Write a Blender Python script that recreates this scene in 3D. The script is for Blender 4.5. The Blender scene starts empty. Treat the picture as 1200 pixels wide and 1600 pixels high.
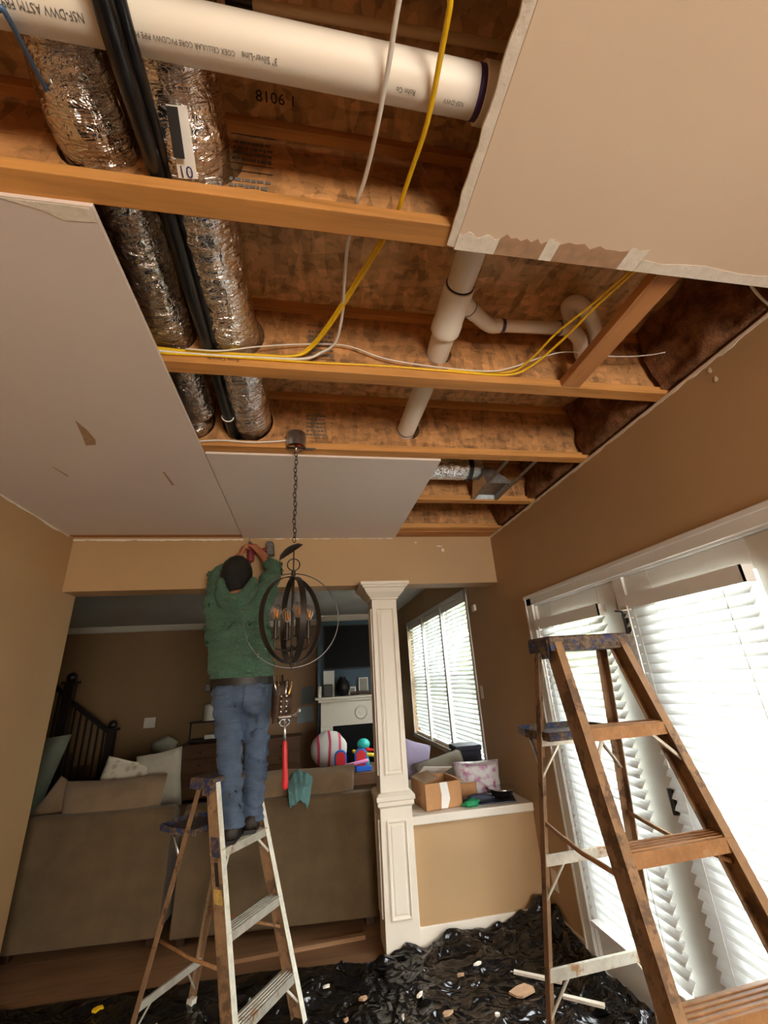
import bpy, bmesh, math, random
from math import sin, cos, pi, radians as R, atan2, sqrt
from mathutils import Vector as V, Matrix, noise as mnoise

scene = bpy.context.scene
COL = scene.collection
rnd = random.Random(7)

# ------------------------------------------------------------------ camera
FOC, YAW, PITCH, ROLL = 658.78, 0.188518, 0.374904, -0.06151
CAMP = V((0, 0, 1.6))
FW = V((sin(YAW)*cos(PITCH), cos(YAW)*cos(PITCH), sin(PITCH)))
_r0 = V((cos(YAW), -sin(YAW), 0)); _u0 = _r0.cross(FW)
RT = _r0*cos(ROLL) + _u0*sin(ROLL); UP = _u0*cos(ROLL) - _r0*sin(ROLL)
cd = bpy.data.cameras.new('camera'); cam = bpy.data.objects.new('camera', cd); COL.objects.link(cam)
cd.sensor_fit = 'VERTICAL'; cd.sensor_height = 24.0; cd.lens = FOC/1600*24.0
cd.clip_start = 0.02; cd.clip_end = 200
m3 = Matrix((RT, UP, -FW)).transposed()
cam.matrix_world = Matrix.Translation(CAMP) @ m3.to_4x4()
scene.camera = cam

def at(px, py, x=None, y=None, z=None):
    """room point seen at a photograph pixel (1200x1600), on a known plane of the room"""
    d = RT*((px-600)/FOC) - UP*((py-800)/FOC) + FW
    t = x/d.x if x is not None else y/d.y if y is not None else (z-CAMP.z)/d.z
    return CAMP + d*t

# ------------------------------------------------------------------ world, lights, exposure
w = bpy.data.worlds.new('overcast_sky'); scene.world = w; w.use_nodes = True
bg = w.node_tree.nodes['Background']
bg.inputs[0].default_value = (0.93, 0.97, 1.0, 1); bg.inputs[1].default_value = 9.5
vs = scene.view_settings
vs.view_transform = 'Standard'; vs.look = 'None'; vs.gamma = 1.0; vs.use_curve_mapping = False
vs.exposure = 1.18

def area(name, loc, rot, sx, sy, power, col):
    l = bpy.data.lights.new(name, 'AREA'); l.shape = 'RECTANGLE'; l.size = sx; l.size_y = sy
    l.energy = power; l.color = col
    o = bpy.data.objects.new(name, l); COL.objects.link(o); o.location = loc; o.rotation_euler = rot
    return o
# added warm fill light behind the camera for the left wall and joist bays
area('warm_fill_light', (0.95, -2.85, 1.45), (R(106), 0, R(26)), 1.0, 0.9, 50, (1.0, 0.90, 0.76))

# ------------------------------------------------------------------ materials
MATS = {}
class NT:
    def __init__(s, name):
        s.m = bpy.data.materials.new(name); s.m.use_nodes = True
        s.t = s.m.node_tree; s.b = s.t.nodes['Principled BSDF']; MATS[name] = s.m
    def n(s, typ, **kw):
        x = s.t.nodes.new(typ)
        for k, v in kw.items(): setattr(x, k, v)
        return x
    def l(s, a, b): s.t.links.new(a, b)
    def coord(s, scale=(1, 1, 1), rot=(0, 0, 0)):
        c = s.n('ShaderNodeTexCoord'); mp = s.n('ShaderNodeMapping')
        mp.inputs['Scale'].default_value = scale; mp.inputs['Rotation'].default_value = rot
        s.l(c.outputs['Object'], mp.inputs['Vector']); return mp.outputs['Vector']
    def ramp(s, fac, stops):
        r = s.n('ShaderNodeValToRGB'); e = r.color_ramp.elements
        while len(e) < len(stops): e.new(0.5)
        for i, (p, c) in enumerate(stops):
            e[i].position = p; e[i].color = (*c, 1)
        s.l(fac, r.inputs['Fac']); return r.outputs['Color']
    def noise(s, vec, scale, detail=4, rough=0.55, dist=0.0):
        x = s.n('ShaderNodeTexNoise'); x.inputs['Scale'].default_value = scale
        x.inputs['Detail'].default_value = detail; x.inputs['Roughness'].default_value = rough
        x.inputs['Distortion'].default_value = dist
        s.l(vec, x.inputs['Vector']); return x.outputs['Fac']
    def bump(s, h, strength, dist=0.01):
        b = s.n('ShaderNodeBump'); b.inputs['Strength'].default_value = strength
        b.inputs['Distance'].default_value = dist
        s.l(h, b.inputs['Height']); s.l(b.outputs['Normal'], s.b.inputs['Normal'])
    def base(s, c): s.l(c, s.b.inputs['Base Color'])
    def set(s, **kw):
        for k, v in kw.items(): s.b.inputs[k.replace('_', ' ')].default_value = v

def hexc(r, g, b):
    f = lambda c: ((c/255+0.055)/1.055)**2.4 if c > 10 else c/255/12.92
    return (f(r), f(g), f(b))
def mul(c, k): return tuple(min(1, v*k) for v in c)

def plain(name, c, rough=0.6, metal=0.0, var=0.12, vscale=6, bump=None, **kw):
    t = NT(name); vec = t.coord()
    nz = t.noise(vec, vscale, 5)
    t.base(t.ramp(nz, [(0.3, mul(c, 1-var)), (0.7, mul(c, 1+var))]))
    t.set(Roughness=rough, Metallic=metal, **kw)
    if bump: t.bump(t.noise(vec, bump[0], 4), bump[1], bump[2])
    return t.m

def wall_paint(name, c, var=0.05):
    t = NT(name); vec = t.coord()
    t.base(t.ramp(t.noise(vec, 1.6, 4), [(0.3, mul(c, 1-var)), (0.7, mul(c, 1+var))]))
    t.set(Roughness=0.62)
    t.bump(t.noise(vec, 260, 3), 0.12, 0.003)
    return t.m

def lumber(name, c, axis=0, dark=0.72):
    t = NT(name)
    sc = [28, 28, 28]; sc[axis] = 1.6
    vec = t.coord(tuple(sc))
    nz = t.noise(vec, 1.0, 5, 0.6, 0.8)
    sc2 = [3, 3, 3]; sc2[axis] = 1.2
    n2 = t.noise(t.coord(tuple(sc2)), 1.4, 3)
    mix = t.n('ShaderNodeMix', data_type='RGBA', blend_type='MULTIPLY'); mix.inputs['Factor'].default_value = 0.8
    t.l(t.ramp(nz, [(0.3, mul(c, dark)), (0.5, c), (0.75, mul(c, 1.15))]), mix.inputs['A'])
    t.l(t.ramp(n2, [(0.35, (0.72, 0.66, 0.58)), (0.6, (1, 1, 1))]), mix.inputs['B'])
    t.base(mix.outputs['Result'])
    t.set(Roughness=0.65); t.bump(nz, 0.25, 0.004)
    return t.m

def osb(name, c, k=1.0):
    t = NT(name)
    cols = []
    for rot, sc in (((0.3, 0.2, 0.6), (9, 34, 34)), ((0.9, -0.4, 2.0), (34, 9, 34)), ((-0.5, 1.2, 1.2), (30, 30, 9))):
        vec = t.coord(sc, rot)
        wp = t.n('ShaderNodeTexNoise'); wp.inputs['Scale'].default_value = 0.8; t.l(vec, wp.inputs['Vector'])
        ad = t.n('ShaderNodeVectorMath', operation='ADD'); t.l(vec, ad.inputs[0]); t.l(wp.outputs['Color'], ad.inputs[1])
        vo = t.n('ShaderNodeTexVoronoi'); vo.inputs['Scale'].default_value = 1.0; vo.inputs['Randomness'].default_value = 1.0
        t.l(ad.outputs[0], vo.inputs['Vector'])
        sep = t.n('ShaderNodeSeparateColor'); t.l(vo.outputs['Color'], sep.inputs['Color'])
        cols.append((sep.outputs['Red'], vo.outputs['Distance']))
    nz = t.noise(t.coord(), 9, 3)
    # choose between the flake layers by noise and average their tones
    m1 = t.n('ShaderNodeMix', data_type='FLOAT'); t.l(nz, m1.inputs['Factor']); t.l(cols[0][0], m1.inputs['A']); t.l(cols[1][0], m1.inputs['B'])
    m2 = t.n('ShaderNodeMix', data_type='FLOAT'); m2.inputs['Factor'].default_value = 0.38; t.l(m1.outputs['Result'], m2.inputs['A']); t.l(cols[2][0], m2.inputs['B'])
    fac = m2.outputs['Result']
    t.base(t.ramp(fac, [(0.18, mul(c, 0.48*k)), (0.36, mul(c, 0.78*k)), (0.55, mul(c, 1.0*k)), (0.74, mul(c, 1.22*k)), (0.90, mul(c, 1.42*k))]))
    t.set(Roughness=0.7); t.bump(fac, 0.35, 0.006)
    return t.m

def foil(name, tint=(0.86, 0.86, 0.87)):
    t = NT(name)
    vec = t.coord((1, 1, 1))
    n1 = t.noise(t.coord((11, 34, 11)), 1.0, 4, 0.55, 1.4)
    n2 = t.noise(t.coord((34, 15, 34)), 1.0, 2, 0.5, 0.8)
    ad = t.n('ShaderNodeMath', operation='MULTIPLY_ADD'); ad.inputs[1].default_value = 0.45; t.l(n2, ad.inputs[0]); t.l(n1, ad.inputs[2])
    t.base(t.ramp(t.noise(vec, 14, 3), [(0.3, mul(tint, 0.85)), (0.7, mul(tint, 1.08))]))
    t.set(Metallic=1.0, Roughness=0.14); t.bump(ad.outputs[0], 0.9, 0.018)
    return t.m

def fabric(name, c, scale=300, var=0.15, bump=0.3, fold=None, rough=0.92):
    t = NT(name); vec = t.coord()
    nz = t.noise(vec, 7, 5)
    t.base(t.ramp(nz, [(0.3, mul(c, 1-var)), (0.7, mul(c, 1+var))]))
    t.set(Roughness=rough)
    t.b.inputs['Sheen Weight'].default_value = 0.15
    h = t.noise(vec, scale, 2)
    if fold:
        f = t.noise(t.coord(fold[0]), 1.0, 4, 0.6, 0.6)
        sc = t.n('ShaderNodeMath', operation='MULTIPLY_ADD'); sc.inputs[1].default_value = fold[1]
        t.l(f, sc.inputs[0]); t.l(h, sc.inputs[2]); t.bump(sc.outputs[0], fold[2], 0.022)
    else: t.bump(h, bump, 0.003)
    return t.m

def stained(name, c, stains, scale=14, thr=0.55, rough=0.5, metal=0.0):
    t = NT(name); vec = t.coord()
    n1 = t.noise(vec, scale, 6, 0.7)
    mix = t.n('ShaderNodeMix', data_type='RGBA'); 
    n2 = t.noise(vec, scale*2.3, 5, 0.7)
    a = t.ramp(n2, [(0.3, mul(c, 0.75)), (0.7, mul(c, 1.15))])
    b = t.ramp(n2, [(0.3, stains[0]), (0.6, stains[1])])
    f = t.ramp(n1, [(thr-0.03, (0, 0, 0)), (thr+0.03, (1, 1, 1))])
    t.l(f, mix.inputs['Factor']); t.l(a, mix.inputs['A']); t.l(b, mix.inputs['B'])
    t.base(mix.outputs['Result']); t.set(Roughness=rough, Metallic=metal); t.bump(n1, 0.2, 0.003)
    return t.m

TAN = hexc(180, 146, 104)
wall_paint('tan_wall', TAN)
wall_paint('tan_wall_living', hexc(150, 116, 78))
wall_paint('blue_wall', hexc(72, 96, 112))
wall_paint('swatch_pale', hexc(140, 156, 156))
wall_paint('swatch_grey', hexc(104, 112, 112))
wall_paint('white_ceiling', hexc(205, 203, 198))
wall_paint('drywall', hexc(224, 210, 200), 0.03)
wall_paint('old_ceiling', hexc(222, 198, 170), 0.03)
plain('gypsum', hexc(232, 222, 205), 0.9, var=0.08, vscale=40, bump=(120, 0.5, 0.004))
plain('torn_paper', hexc(176, 140, 108), 0.9, var=0.15, vscale=30)
plain('white_trim', hexc(228, 218, 200), 0.4, var=0.03, vscale=3)
plain('door_white', hexc(226, 224, 218), 0.4, var=0.03, vscale=3)
lumber('joist_lumber', hexc(208, 148, 80), 0)
lumber('plate_lumber', hexc(190, 128, 70), 0)
lumber('block_lumber', hexc(196, 136, 80), 1)
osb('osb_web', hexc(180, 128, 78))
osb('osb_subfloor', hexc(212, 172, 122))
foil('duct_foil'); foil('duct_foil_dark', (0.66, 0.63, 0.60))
plain('pvc', hexc(236, 225, 208), 0.5, var=0.03, vscale=4)
plain('cpvc', hexc(220, 196, 150), 0.4, var=0.05, vscale=10)
plain('primer_purple', hexc(70, 48, 96), 0.4)
plain('yellow_label', hexc(196, 164, 90), 0.6, var=0.3, vscale=60)
plain('ink', (0.02, 0.018, 0.016), 0.7, var=0.0)
plain('ink_grey', (0.13, 0.12, 0.11), 0.7, var=0.0)
plain('ink_blue', hexc(30, 60, 130), 0.6, var=0.0)
plain('black_rubber', (0.009, 0.009, 0.010), 0.28, var=0.2, vscale=20)
plain('yellow_jacket', hexc(232, 186, 20), 0.42, var=0.08, vscale=30)
plain('white_jacket', hexc(226, 220, 210), 0.42, var=0.04)
plain('blue_jacket', hexc(74, 104, 140), 0.45)
plain('galvanised', (0.52, 0.53, 0.52), 0.34, 1.0, var=0.25, vscale=35)
plain('bronze', (0.035, 0.030, 0.026), 0.34, 0.6, var=0.2, vscale=20)
plain('brass', hexc(200, 160, 90), 0.25, 1.0)
plain('steel', (0.6, 0.6, 0.6), 0.22, 1.0, var=0.1)
stained('fiberglass', hexc(156, 124, 90), (hexc(128, 100, 74), hexc(100, 80, 62)), 9, 0.53, 0.55)
stained('fiberglass_dark', hexc(144, 114, 84), (hexc(104, 76, 52), hexc(86, 64, 46)), 9, 0.56, 0.55)
stained('step_metal', hexc(196, 192, 178), (hexc(176, 136, 92), hexc(150, 110, 70)), 10, 0.60, 0.4, 0.35)
stained('step_brown', hexc(170, 126, 84), (hexc(142, 106, 74), hexc(186, 144, 102)), 12, 0.55, 0.45)
stained('cap_blue', hexc(36, 56, 104), (hexc(140, 118, 92), hexc(54, 44, 38)), 22, 0.47, 0.55)
stained('rail_edge', hexc(226, 224, 208), (hexc(190, 160, 120), hexc(150, 110, 76)), 12, 0.66, 0.5)
fabric('sofa_fabric', hexc(98, 80, 54), 200, 0.18)
fabric('sofa_cushion', hexc(132, 110, 82), 200, 0.15, fold=((9, 9, 5), 0.6, 0.5))
fabric('pillow_pale', hexc(168, 164, 148), 200, 0.12, fold=((12, 12, 12), 0.6, 0.5))
fabric('pillow_lavender', hexc(196, 186, 222), 200, 0.1, fold=((10, 10, 10), 0.8, 0.6))
fabric('teal_cloth', hexc(112, 168, 168), 200, 0.2, fold=((24, 24, 18), 1.0, 0.9))
fabric('jacket_green', hexc(74, 120, 92), 160, 0.22, fold=((6, 6, 20), 3.0, 1.0))
fabric('denim', hexc(100, 130, 168), 380, 0.36, fold=((10, 10, 26), 2.4, 1.0))
plain('leather_black', (0.012, 0.011, 0.010), 0.5, var=0.2, bump=(60, 0.3, 0.003))
plain('boot_leather', (0.03, 0.022, 0.017), 0.6, var=0.3)
plain('leather_brown', hexc(70, 48, 30), 0.6, var=0.3, vscale=30)
plain('skin', hexc(176, 112, 80), 0.55, var=0.08)
plain('hair', (0.006, 0.005, 0.005), 0.55, var=0.3, vscale=60, bump=(140, 1.0, 0.01))
plain('red_plastic', hexc(208, 36, 40), 0.4)
plain('blue_plastic', hexc(40, 100, 200), 0.4)
plain('teal_plastic', hexc(40, 170, 160), 0.4)
plain('yellow_plastic', hexc(220, 200, 30), 0.4)
plain('pink_plastic', hexc(232, 140, 190), 0.4)
plain('grey_tool', (0.12, 0.12, 0.12), 0.5, var=0.5, vscale=60)
plain('drill_red', hexc(120, 40, 44), 0.45)
plain('screen_black', (0.004, 0.004, 0.005), 0.55, var=0.0)
MATS['screen_black'].node_tree.nodes['Principled BSDF'].inputs['Specular IOR Level'].default_value = 0.15
plain('dark_wood', hexc(58, 38, 24), 0.45, var=0.25, vscale=20)
plain('dark_rail', hexc(30, 20, 14), 0.45, var=0.2)
lumber('dresser_wood', hexc(104, 70, 44), 0)
lumber('strip_wood', hexc(150, 112, 78), 0)
lumber('floor_wood', hexc(132, 96, 64), 0)
plain('grey_chair', hexc(122, 128, 116), 0.85, var=0.08)
plain('cardboard', hexc(190, 140, 94), 0.8, var=0.06, vscale=20)
plain('cardboard_inner', hexc(160, 128, 96), 0.8, var=0.06, vscale=20)
plain('paper_white', hexc(236, 232, 224), 0.6, var=0.03)
plain('navy', hexc(50, 56, 76), 0.6)
plain('green_cloth', hexc(30, 150, 96), 0.7, var=0.25, vscale=30)
plain('insulation', hexc(128, 88, 60), 1.0, var=0.5, vscale=18, bump=(120, 0.8, 0.015))
MATS['insulation'].node_tree.nodes['Principled BSDF'].inputs['Specular IOR Level'].default_value = 0.0
plain('concrete_patio', hexc(200, 198, 190), 0.9)
plain('fence_white', hexc(230, 230, 226), 0.7)
plain('lawn_green', hexc(160, 164, 140), 0.9, var=0.25, vscale=4)
plain('leaf_green', hexc(124, 144, 92), 0.8, var=0.4, vscale=3)
plain('bark', hexc(90, 70, 54), 0.9)
# black polythene
t = NT('black_plastic'); vec = t.coord()
t.base(t.ramp(t.noise(vec, 3, 5), [(0.35, (0.003, 0.003, 0.0035)), (0.66, (0.008, 0.008, 0.009)), (0.85, (0.05, 0.045, 0.04))]))
nz = t.n('ShaderNodeTexNoise'); nz.inputs['Scale'].default_value = 4; t.l(vec, nz.inputs['Vector'])
ad = t.n('ShaderNodeVectorMath', operation='MULTIPLY_ADD'); ad.inputs[1].default_value = (0.35, 0.35, 0.35); t.l(nz.outputs['Color'], ad.inputs[0]); t.l(vec, ad.inputs[2])
hs = []
for sc_, am in ((7.0, 1.0), (17.0, 0.4)):
    vo = t.n('ShaderNodeTexVoronoi'); vo.inputs['Scale'].default_value = sc_; t.l(ad.outputs[0], vo.inputs['Vector'])
    mm = t.n('ShaderNodeMath', operation='MULTIPLY'); mm.inputs[1].default_value = am; t.l(vo.outputs['Distance'], mm.inputs[0]); hs.append(mm.outputs[0])
sm_ = t.n('ShaderNodeMath', operation='ADD'); t.l(hs[0], sm_.inputs[0]); t.l(hs[1], sm_.inputs[1])
t.set(Roughness=0.17); t.bump(sm_.outputs[0], 0.8, 0.05)
# blinds let some daylight glow through
t = NT('blind_slat'); t.set(Roughness=0.5); t.b.inputs['Base Color'].default_value = (0.86, 0.87, 0.86, 1)
tr = t.n('ShaderNodeBsdfTranslucent'); tr.inputs['Color'].default_value = (0.86, 0.88, 0.88, 1)
mx = t.n('ShaderNodeMixShader'); mx.inputs[0].default_value = 0.38
out = t.t.nodes['Material Output']; t.l(t.b.outputs[0], mx.inputs[1]); t.l(tr.outputs[0], mx.inputs[2]); t.l(mx.outputs[0], out.inputs['Surface'])
# glazing: clear with a little reflection
t = NT('glass'); tp = t.n('ShaderNodeBsdfTransparent'); gl = t.n('ShaderNodeBsdfGlossy'); gl.inputs['Roughness'].default_value = 0.02
mx = t.n('ShaderNodeMixShader'); mx.inputs[0].default_value = 0.05; t.l(tp.outputs[0], mx.inputs[1]); t.l(gl.outputs[0], mx.inputs[2])
t.l(mx.outputs[0], t.t.nodes['Material Output'].inputs['Surface'])
# thin printed plastic film of the nappy pack
t = NT('clear_bag'); vec = t.coord((1, 1, 1))
f = t.ramp(t.noise(vec, 17, 3), [(0.50, hexc(206, 202, 204)), (0.60, hexc(190, 150, 176)), (0.72, hexc(150, 70, 116))])
t.base(f); t.set(Roughness=0.2); t.bump(t.noise(vec, 30, 4), 0.6, 0.01)
# pattern on throw pillows
t = NT('pillow_leaf'); vec = t.coord()
vo = t.n('ShaderNodeTexVoronoi'); vo.inputs['Scale'].default_value = 16; t.l(vec, vo.inputs['Vector'])
t.base(t.ramp(vo.outputs['Distance'], [(0.15, hexc(140, 132, 112)), (0.5, hexc(182, 176, 160))])); t.set(Roughness=0.9)
t = NT('white_toy_cloth'); vec = t.coord()
wv = t.n('ShaderNodeTexWave'); wv.inputs['Scale'].default_value = 2.2; wv.inputs['Distortion'].default_value = 2.0; t.l(vec, wv.inputs['Vector'])
t.base(t.ramp(wv.outputs['Fac'], [(0.0, hexc(196, 70, 92)), (0.12, hexc(196, 70, 92)), (0.16, hexc(200, 194, 188)), (1.0, hexc(206, 200, 194))])); t.set(Roughness=0.85)
t = NT('bulb_glass'); tp = t.n('ShaderNodeBsdfTransparent'); gl = t.n('ShaderNodeBsdfGlossy'); gl.inputs['Roughness'].default_value = 0.03
lw = t.n('ShaderNodeLayerWeight'); lw.inputs[0].default_value = 0.35
mx = t.n('ShaderNodeMixShader'); t.l(lw.outputs['Facing'], mx.inputs[0]); t.l(tp.outputs[0], mx.inputs[1]); t.l(gl.outputs[0], mx.inputs[2])
t.l(mx.outputs[0], t.t.nodes['Material Output'].inputs['Surface'])
plain('filament', hexc(240, 150, 40), 0.3, 0.6)

# ------------------------------------------------------------------ mesh helpers
class MB:
    def __init__(s): s.v = []; s.f = []
    def add(s, vs, fs):
        o = len(s.v); s.v += [V(p) for p in vs]; s.f += [tuple(i+o for i in f) for f in fs]; return s
    def box(s, a, b):
        x0, y0, z0 = a; x1, y1, z1 = b
        vs = [(x0,y0,z0),(x1,y0,z0),(x1,y1,z0),(x0,y1,z0),(x0,y0,z1),(x1,y0,z1),(x1,y1,z1),(x0,y1,z1)]
        return s.add(vs, [(0,3,2,1),(4,5,6,7),(0,1,5,4),(1,2,6,5),(2,3,7,6),(3,0,4,7)])
    def obox(s, c, ax, ay, az, hx, hy, hz):
        c = V(c); vs = []
        for k in (-1, 1):
            for i, j in ((-1,-1),(1,-1),(1,1),(-1,1)):
                vs.append(c + V(ax)*hx*i + V(ay)*hy*j + V(az)*hz*k)
        return s.add(vs, [(0,3,2,1),(4,5,6,7),(0,1,5,4),(1,2,6,5),(2,3,7,6),(3,0,4,7)])
    def sweep(s, prof, p0, p1, au, av):
        """closed 2d profile carried from p0 to p1 along fixed axes"""
        n = len(prof); au = V(au); av = V(av)
        vs = [V(p)+au*u+av*v for p in (p0, p1) for u, v in prof]
        fs = [(i, (i+1) % n, n+(i+1) % n, n+i) for i in range(n)] + [tuple(range(n))[::-1], tuple(range(n, 2*n))]
        return s.add(vs, fs)
    def tube(s, pts, r, n=10, caps=True, round_caps=False, ell=None):
        pts = [V(p) for p in pts]; m = len(pts)
        rr = list(r) if hasattr(r, '__len__') else [r]*m
        if round_caps:
            d0 = (pts[0]-pts[1]).normalized(); d1 = (pts[-1]-pts[-2]).normalized()
            ex0 = [(pts[0]+d0*rr[0]*k, rr[0]*sqrt(max(0.02, 1-k*k))) for k in (0.97, 0.75, 0.4)]
            ex1 = [(pts[-1]+d1*rr[-1]*k, rr[-1]*sqrt(max(0.02, 1-k*k))) for k in (0.4, 0.75, 0.97)]
            pts = [e[0] for e in ex0]+pts+[e[0] for e in ex1]; rr = [e[1] for e in ex0]+rr+[e[1] for e in ex1]; m = len(pts)
        tg = []
        for i in range(m):
            d = (pts[min(i+1, m-1)]-pts[max(i-1, 0)])
            tg.append(d.normalized() if d.length > 1e-9 else V((0, 0, 1)))
        up = V((0, 0, 1)) if abs(tg[0].z) < 0.9 else V((1, 0, 0))
        if ell: up = V(ell[1])
        a = (up - tg[0]*up.dot(tg[0])).normalized()
        vs = []; o = 0
        for i in range(m):
            a = (a - tg[i]*a.dot(tg[i]))
            a = a.normalized() if a.length > 1e-6 else tg[i].orthogonal().normalized()
            b = tg[i].cross(a)
            e = ell[0] if ell else 1.0
            for k in range(n):
                q = 2*pi*k/n
                vs.append(pts[i] + a*(cos(q)*rr[i]) + b*(sin(q)*rr[i]*e))
        fs = []
        for i in range(m-1):
            for k in range(n):
                k2 = (k+1) % n
                fs.append((i*n+k, i*n+k2, (i+1)*n+k2, (i+1)*n+k))
        if caps: fs += [tuple(range(n))[::-1], tuple(range((m-1)*n, m*n))]
        return s.add(vs, fs)
    def lathe(s, c, prof, n=24, axis=(0, 0, 1), xdir=None):
        c = V(c); az = V(axis).normalized(); ax = V(xdir) if xdir else az.orthogonal().normalized(); ay = az.cross(ax)
        m = len(prof); vs = []
        for r, h in prof:
            for k in range(n):
                q = 2*pi*k/n; vs.append(c+az*h+(ax*cos(q)+ay*sin(q))*r)
        fs = [(i*n+k, i*n+(k+1) % n, (i+1)*n+(k+1) % n, (i+1)*n+k) for i in range(m-1) for k in range(n)]
        fs += [tuple(range(n))[::-1], tuple(range((m-1)*n, m*n))]
        return s.add(vs, fs)
    def ball(s, c, rx, ry=None, rz=None, n=14, m=9, jit=0, seed=0):
        ry = ry or rx; rz = rz or rx; c = V(c); vs = []; fs = []
        for i in range(m+1):
            th = pi*i/m
            for k in range(n):
                q = 2*pi*k/n; d = V((sin(th)*cos(q), sin(th)*sin(q), cos(th)))
                j = 1 + (jit*mnoise.noise(d*2.2+V((seed*3.1, seed, 0))) if jit else 0)
                vs.append(c+V((d.x*rx, d.y*ry, d.z*rz))*j)
        for i in range(m):
            for k in range(n): fs.append((i*n+k, (i+1)*n+k, (i+1)*n+(k+1) % n, i*n+(k+1) % n))
        return s.add(vs, fs)
    def poly(s, pts, thick):
        """flat outline pts given a thickness vector"""
        n = len(pts); th = V(thick); vs = [V(p) for p in pts]+[V(p)+th for p in pts]
        return s.add(vs, [tuple(range(n)), tuple(range(n, 2*n))[::-1]]+[(i, n+i, n+(i+1) % n, (i+1) % n) for i in range(n)])
    def pillow(s, c, ax, ay, az, hx, hy, hz, n=10, e=0.42):
        """soft cushion: superellipse bulge between two sheets"""
        c = V(c); ax, ay, az = V(ax), V(ay), V(az); vs = []; fs = []
        for sd in (1, -1):
            for i in range(n+1):
                for j in range(n+1):
                    u = -1+2*i/n; v = -1+2*j/n
                    b = max(0.0, (1-u**4)*(1-v**4))**e
                    pin = 1-0.06*(1-abs(u))*(abs(v)) - 0.06*(1-abs(v))*abs(u)
                    vs.append(c+ax*(u*hx*pin)+ay*(v*hy*pin)+az*(hz*b*sd))
        k = (n+1)*(n+1)
        for i in range(n):
            for j in range(n):
                a = i*(n+1)+j; q = (a, a+n+1, a+n+2, a+1)
                fs.append(q); fs.append(tuple(x+k for x in q)[::-1])
        for i in range(n):
            for a, b in ((i*(n+1), (i+1)*(n+1)), (i*(n+1)+n, (i+1)*(n+1)+n), (i, i+1), (n*(n+1)+i, n*(n+1)+i+1)):
                fs.append((a, b, b+k, a+k))
        return s.add(vs, fs)

WM = {}
def wmat(o):
    return WM.get(o.name, Matrix.Identity(4)) if o else Matrix.Identity(4)
def tag(o, label=None, cat=None, group=None, kind=None):
    if label: o['label'] = label
    if cat: o['category'] = cat
    if group: o['group'] = group
    if kind: o['kind'] = kind
    return o
def mesh_of(verts, faces, name, m, smooth):
    me = bpy.data.meshes.new(name); me.from_pydata([tuple(v) for v in verts], [], faces); me.update()
    bm = bmesh.new(); bm.from_mesh(me); bmesh.ops.recalc_face_normals(bm, faces=bm.faces[:]); bm.to_mesh(me); bm.free()
    me.materials.append(MATS[m])
    if smooth: me.shade_smooth()
    return me
def obj(name, mb, m, parent=None, smooth=False, bevel=0, sharp=None):
    if parent is None:
        xs = [v.x for v in mb.v]; ys = [v.y for v in mb.v]; z = min(v.z for v in mb.v)
        M = Matrix.Translation(((min(xs)+max(xs))/2, (min(ys)+max(ys))/2, z))
    else: M = wmat(parent)
    Mi = M.inverted()
    me = mesh_of([Mi @ v for v in mb.v], mb.f, name, m, smooth)
    if smooth and sharp: me.set_sharp_from_angle(angle=R(sharp))
    o = bpy.data.objects.new(name, me); COL.objects.link(o)
    if parent is None: o.matrix_basis = M
    else: o.parent = parent
    WM[o.name] = M
    if bevel:
        b = o.modifiers.new('bevel', 'BEVEL'); b.width = bevel; b.segments = 2; b.limit_method = 'ANGLE'
    return o
def thing(name, label, cat, loc, group=None, rz=0, kind=None):
    o = bpy.data.objects.new(name, None); COL.objects.link(o); o.empty_display_size = 0.05
    o.location = loc; o.rotation_euler = (0, 0, rz)
    WM[o.name] = Matrix.Translation(V(loc)) @ Matrix.Rotation(rz, 4, 'Z')
    return tag(o, label, cat, group, kind)
def struct(name, mb, m, label=None, **kw):
    return tag(obj(name, mb, m, **kw), label, None, None, 'structure')
def part_copy(src, parent, M):
    """another child of parent sharing src's mesh, at local matrix M"""
    c = src.copy(); COL.objects.link(c); c.parent = parent; c.matrix_basis = M
    WM[c.name] = wmat(parent) @ M
    return c
def organic(name, mb, m, parent, voxel, it=6, fac=0.5):
    """fuse overlapping closed shapes into one continuous smooth surface"""
    me = mesh_of(mb.v, mb.f, 'tmp', m, True)
    o = bpy.data.objects.new('tmp', me); COL.objects.link(o)
    r = o.modifiers.new('r', 'REMESH'); r.mode = 'VOXEL'; r.voxel_size = voxel
    if it:
        sm = o.modifiers.new('s', 'SMOOTH'); sm.factor = fac; sm.iterations = it
    dg = bpy.context.evaluated_depsgraph_get()
    m2 = bpy.data.meshes.new_from_object(o.evaluated_get(dg)); bpy.data.objects.remove(o)
    Mi = wmat(parent).inverted() if parent else Matrix.Identity(4)
    m2.transform(Mi); m2.materials.clear(); m2.materials.append(MATS[m]); m2.shade_smooth(); m2.name = name
    o = bpy.data.objects.new(name, m2); COL.objects.link(o)
    if parent: o.parent = parent
    WM[o.name] = wmat(parent)
    return o
def spline(pts, k=6):
    """Catmull-Rom through the points"""
    P = [V(p) for p in pts]; P = [P[0]*2-P[1]]+P+[P[-1]*2-P[-2]]; out = []
    for i in range(1, len(P)-2):
        a, b, c, d = P[i-1:i+3]
        for j in range(k):
            q = j/k
            out.append(0.5*((2*b)+(c-a)*q+(2*a-5*b+4*c-d)*q*q+(3*b-a-3*c+d)*q**3))
    out.append(P[-2]); return out
def lerps(vals, n):
    out = []
    for i in range(n):
        q = i*(len(vals)-1)/(n-1); k = min(int(q), len(vals)-2); out.append(vals[k]+(vals[k+1]-vals[k])*(q-k))
    return out
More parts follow.
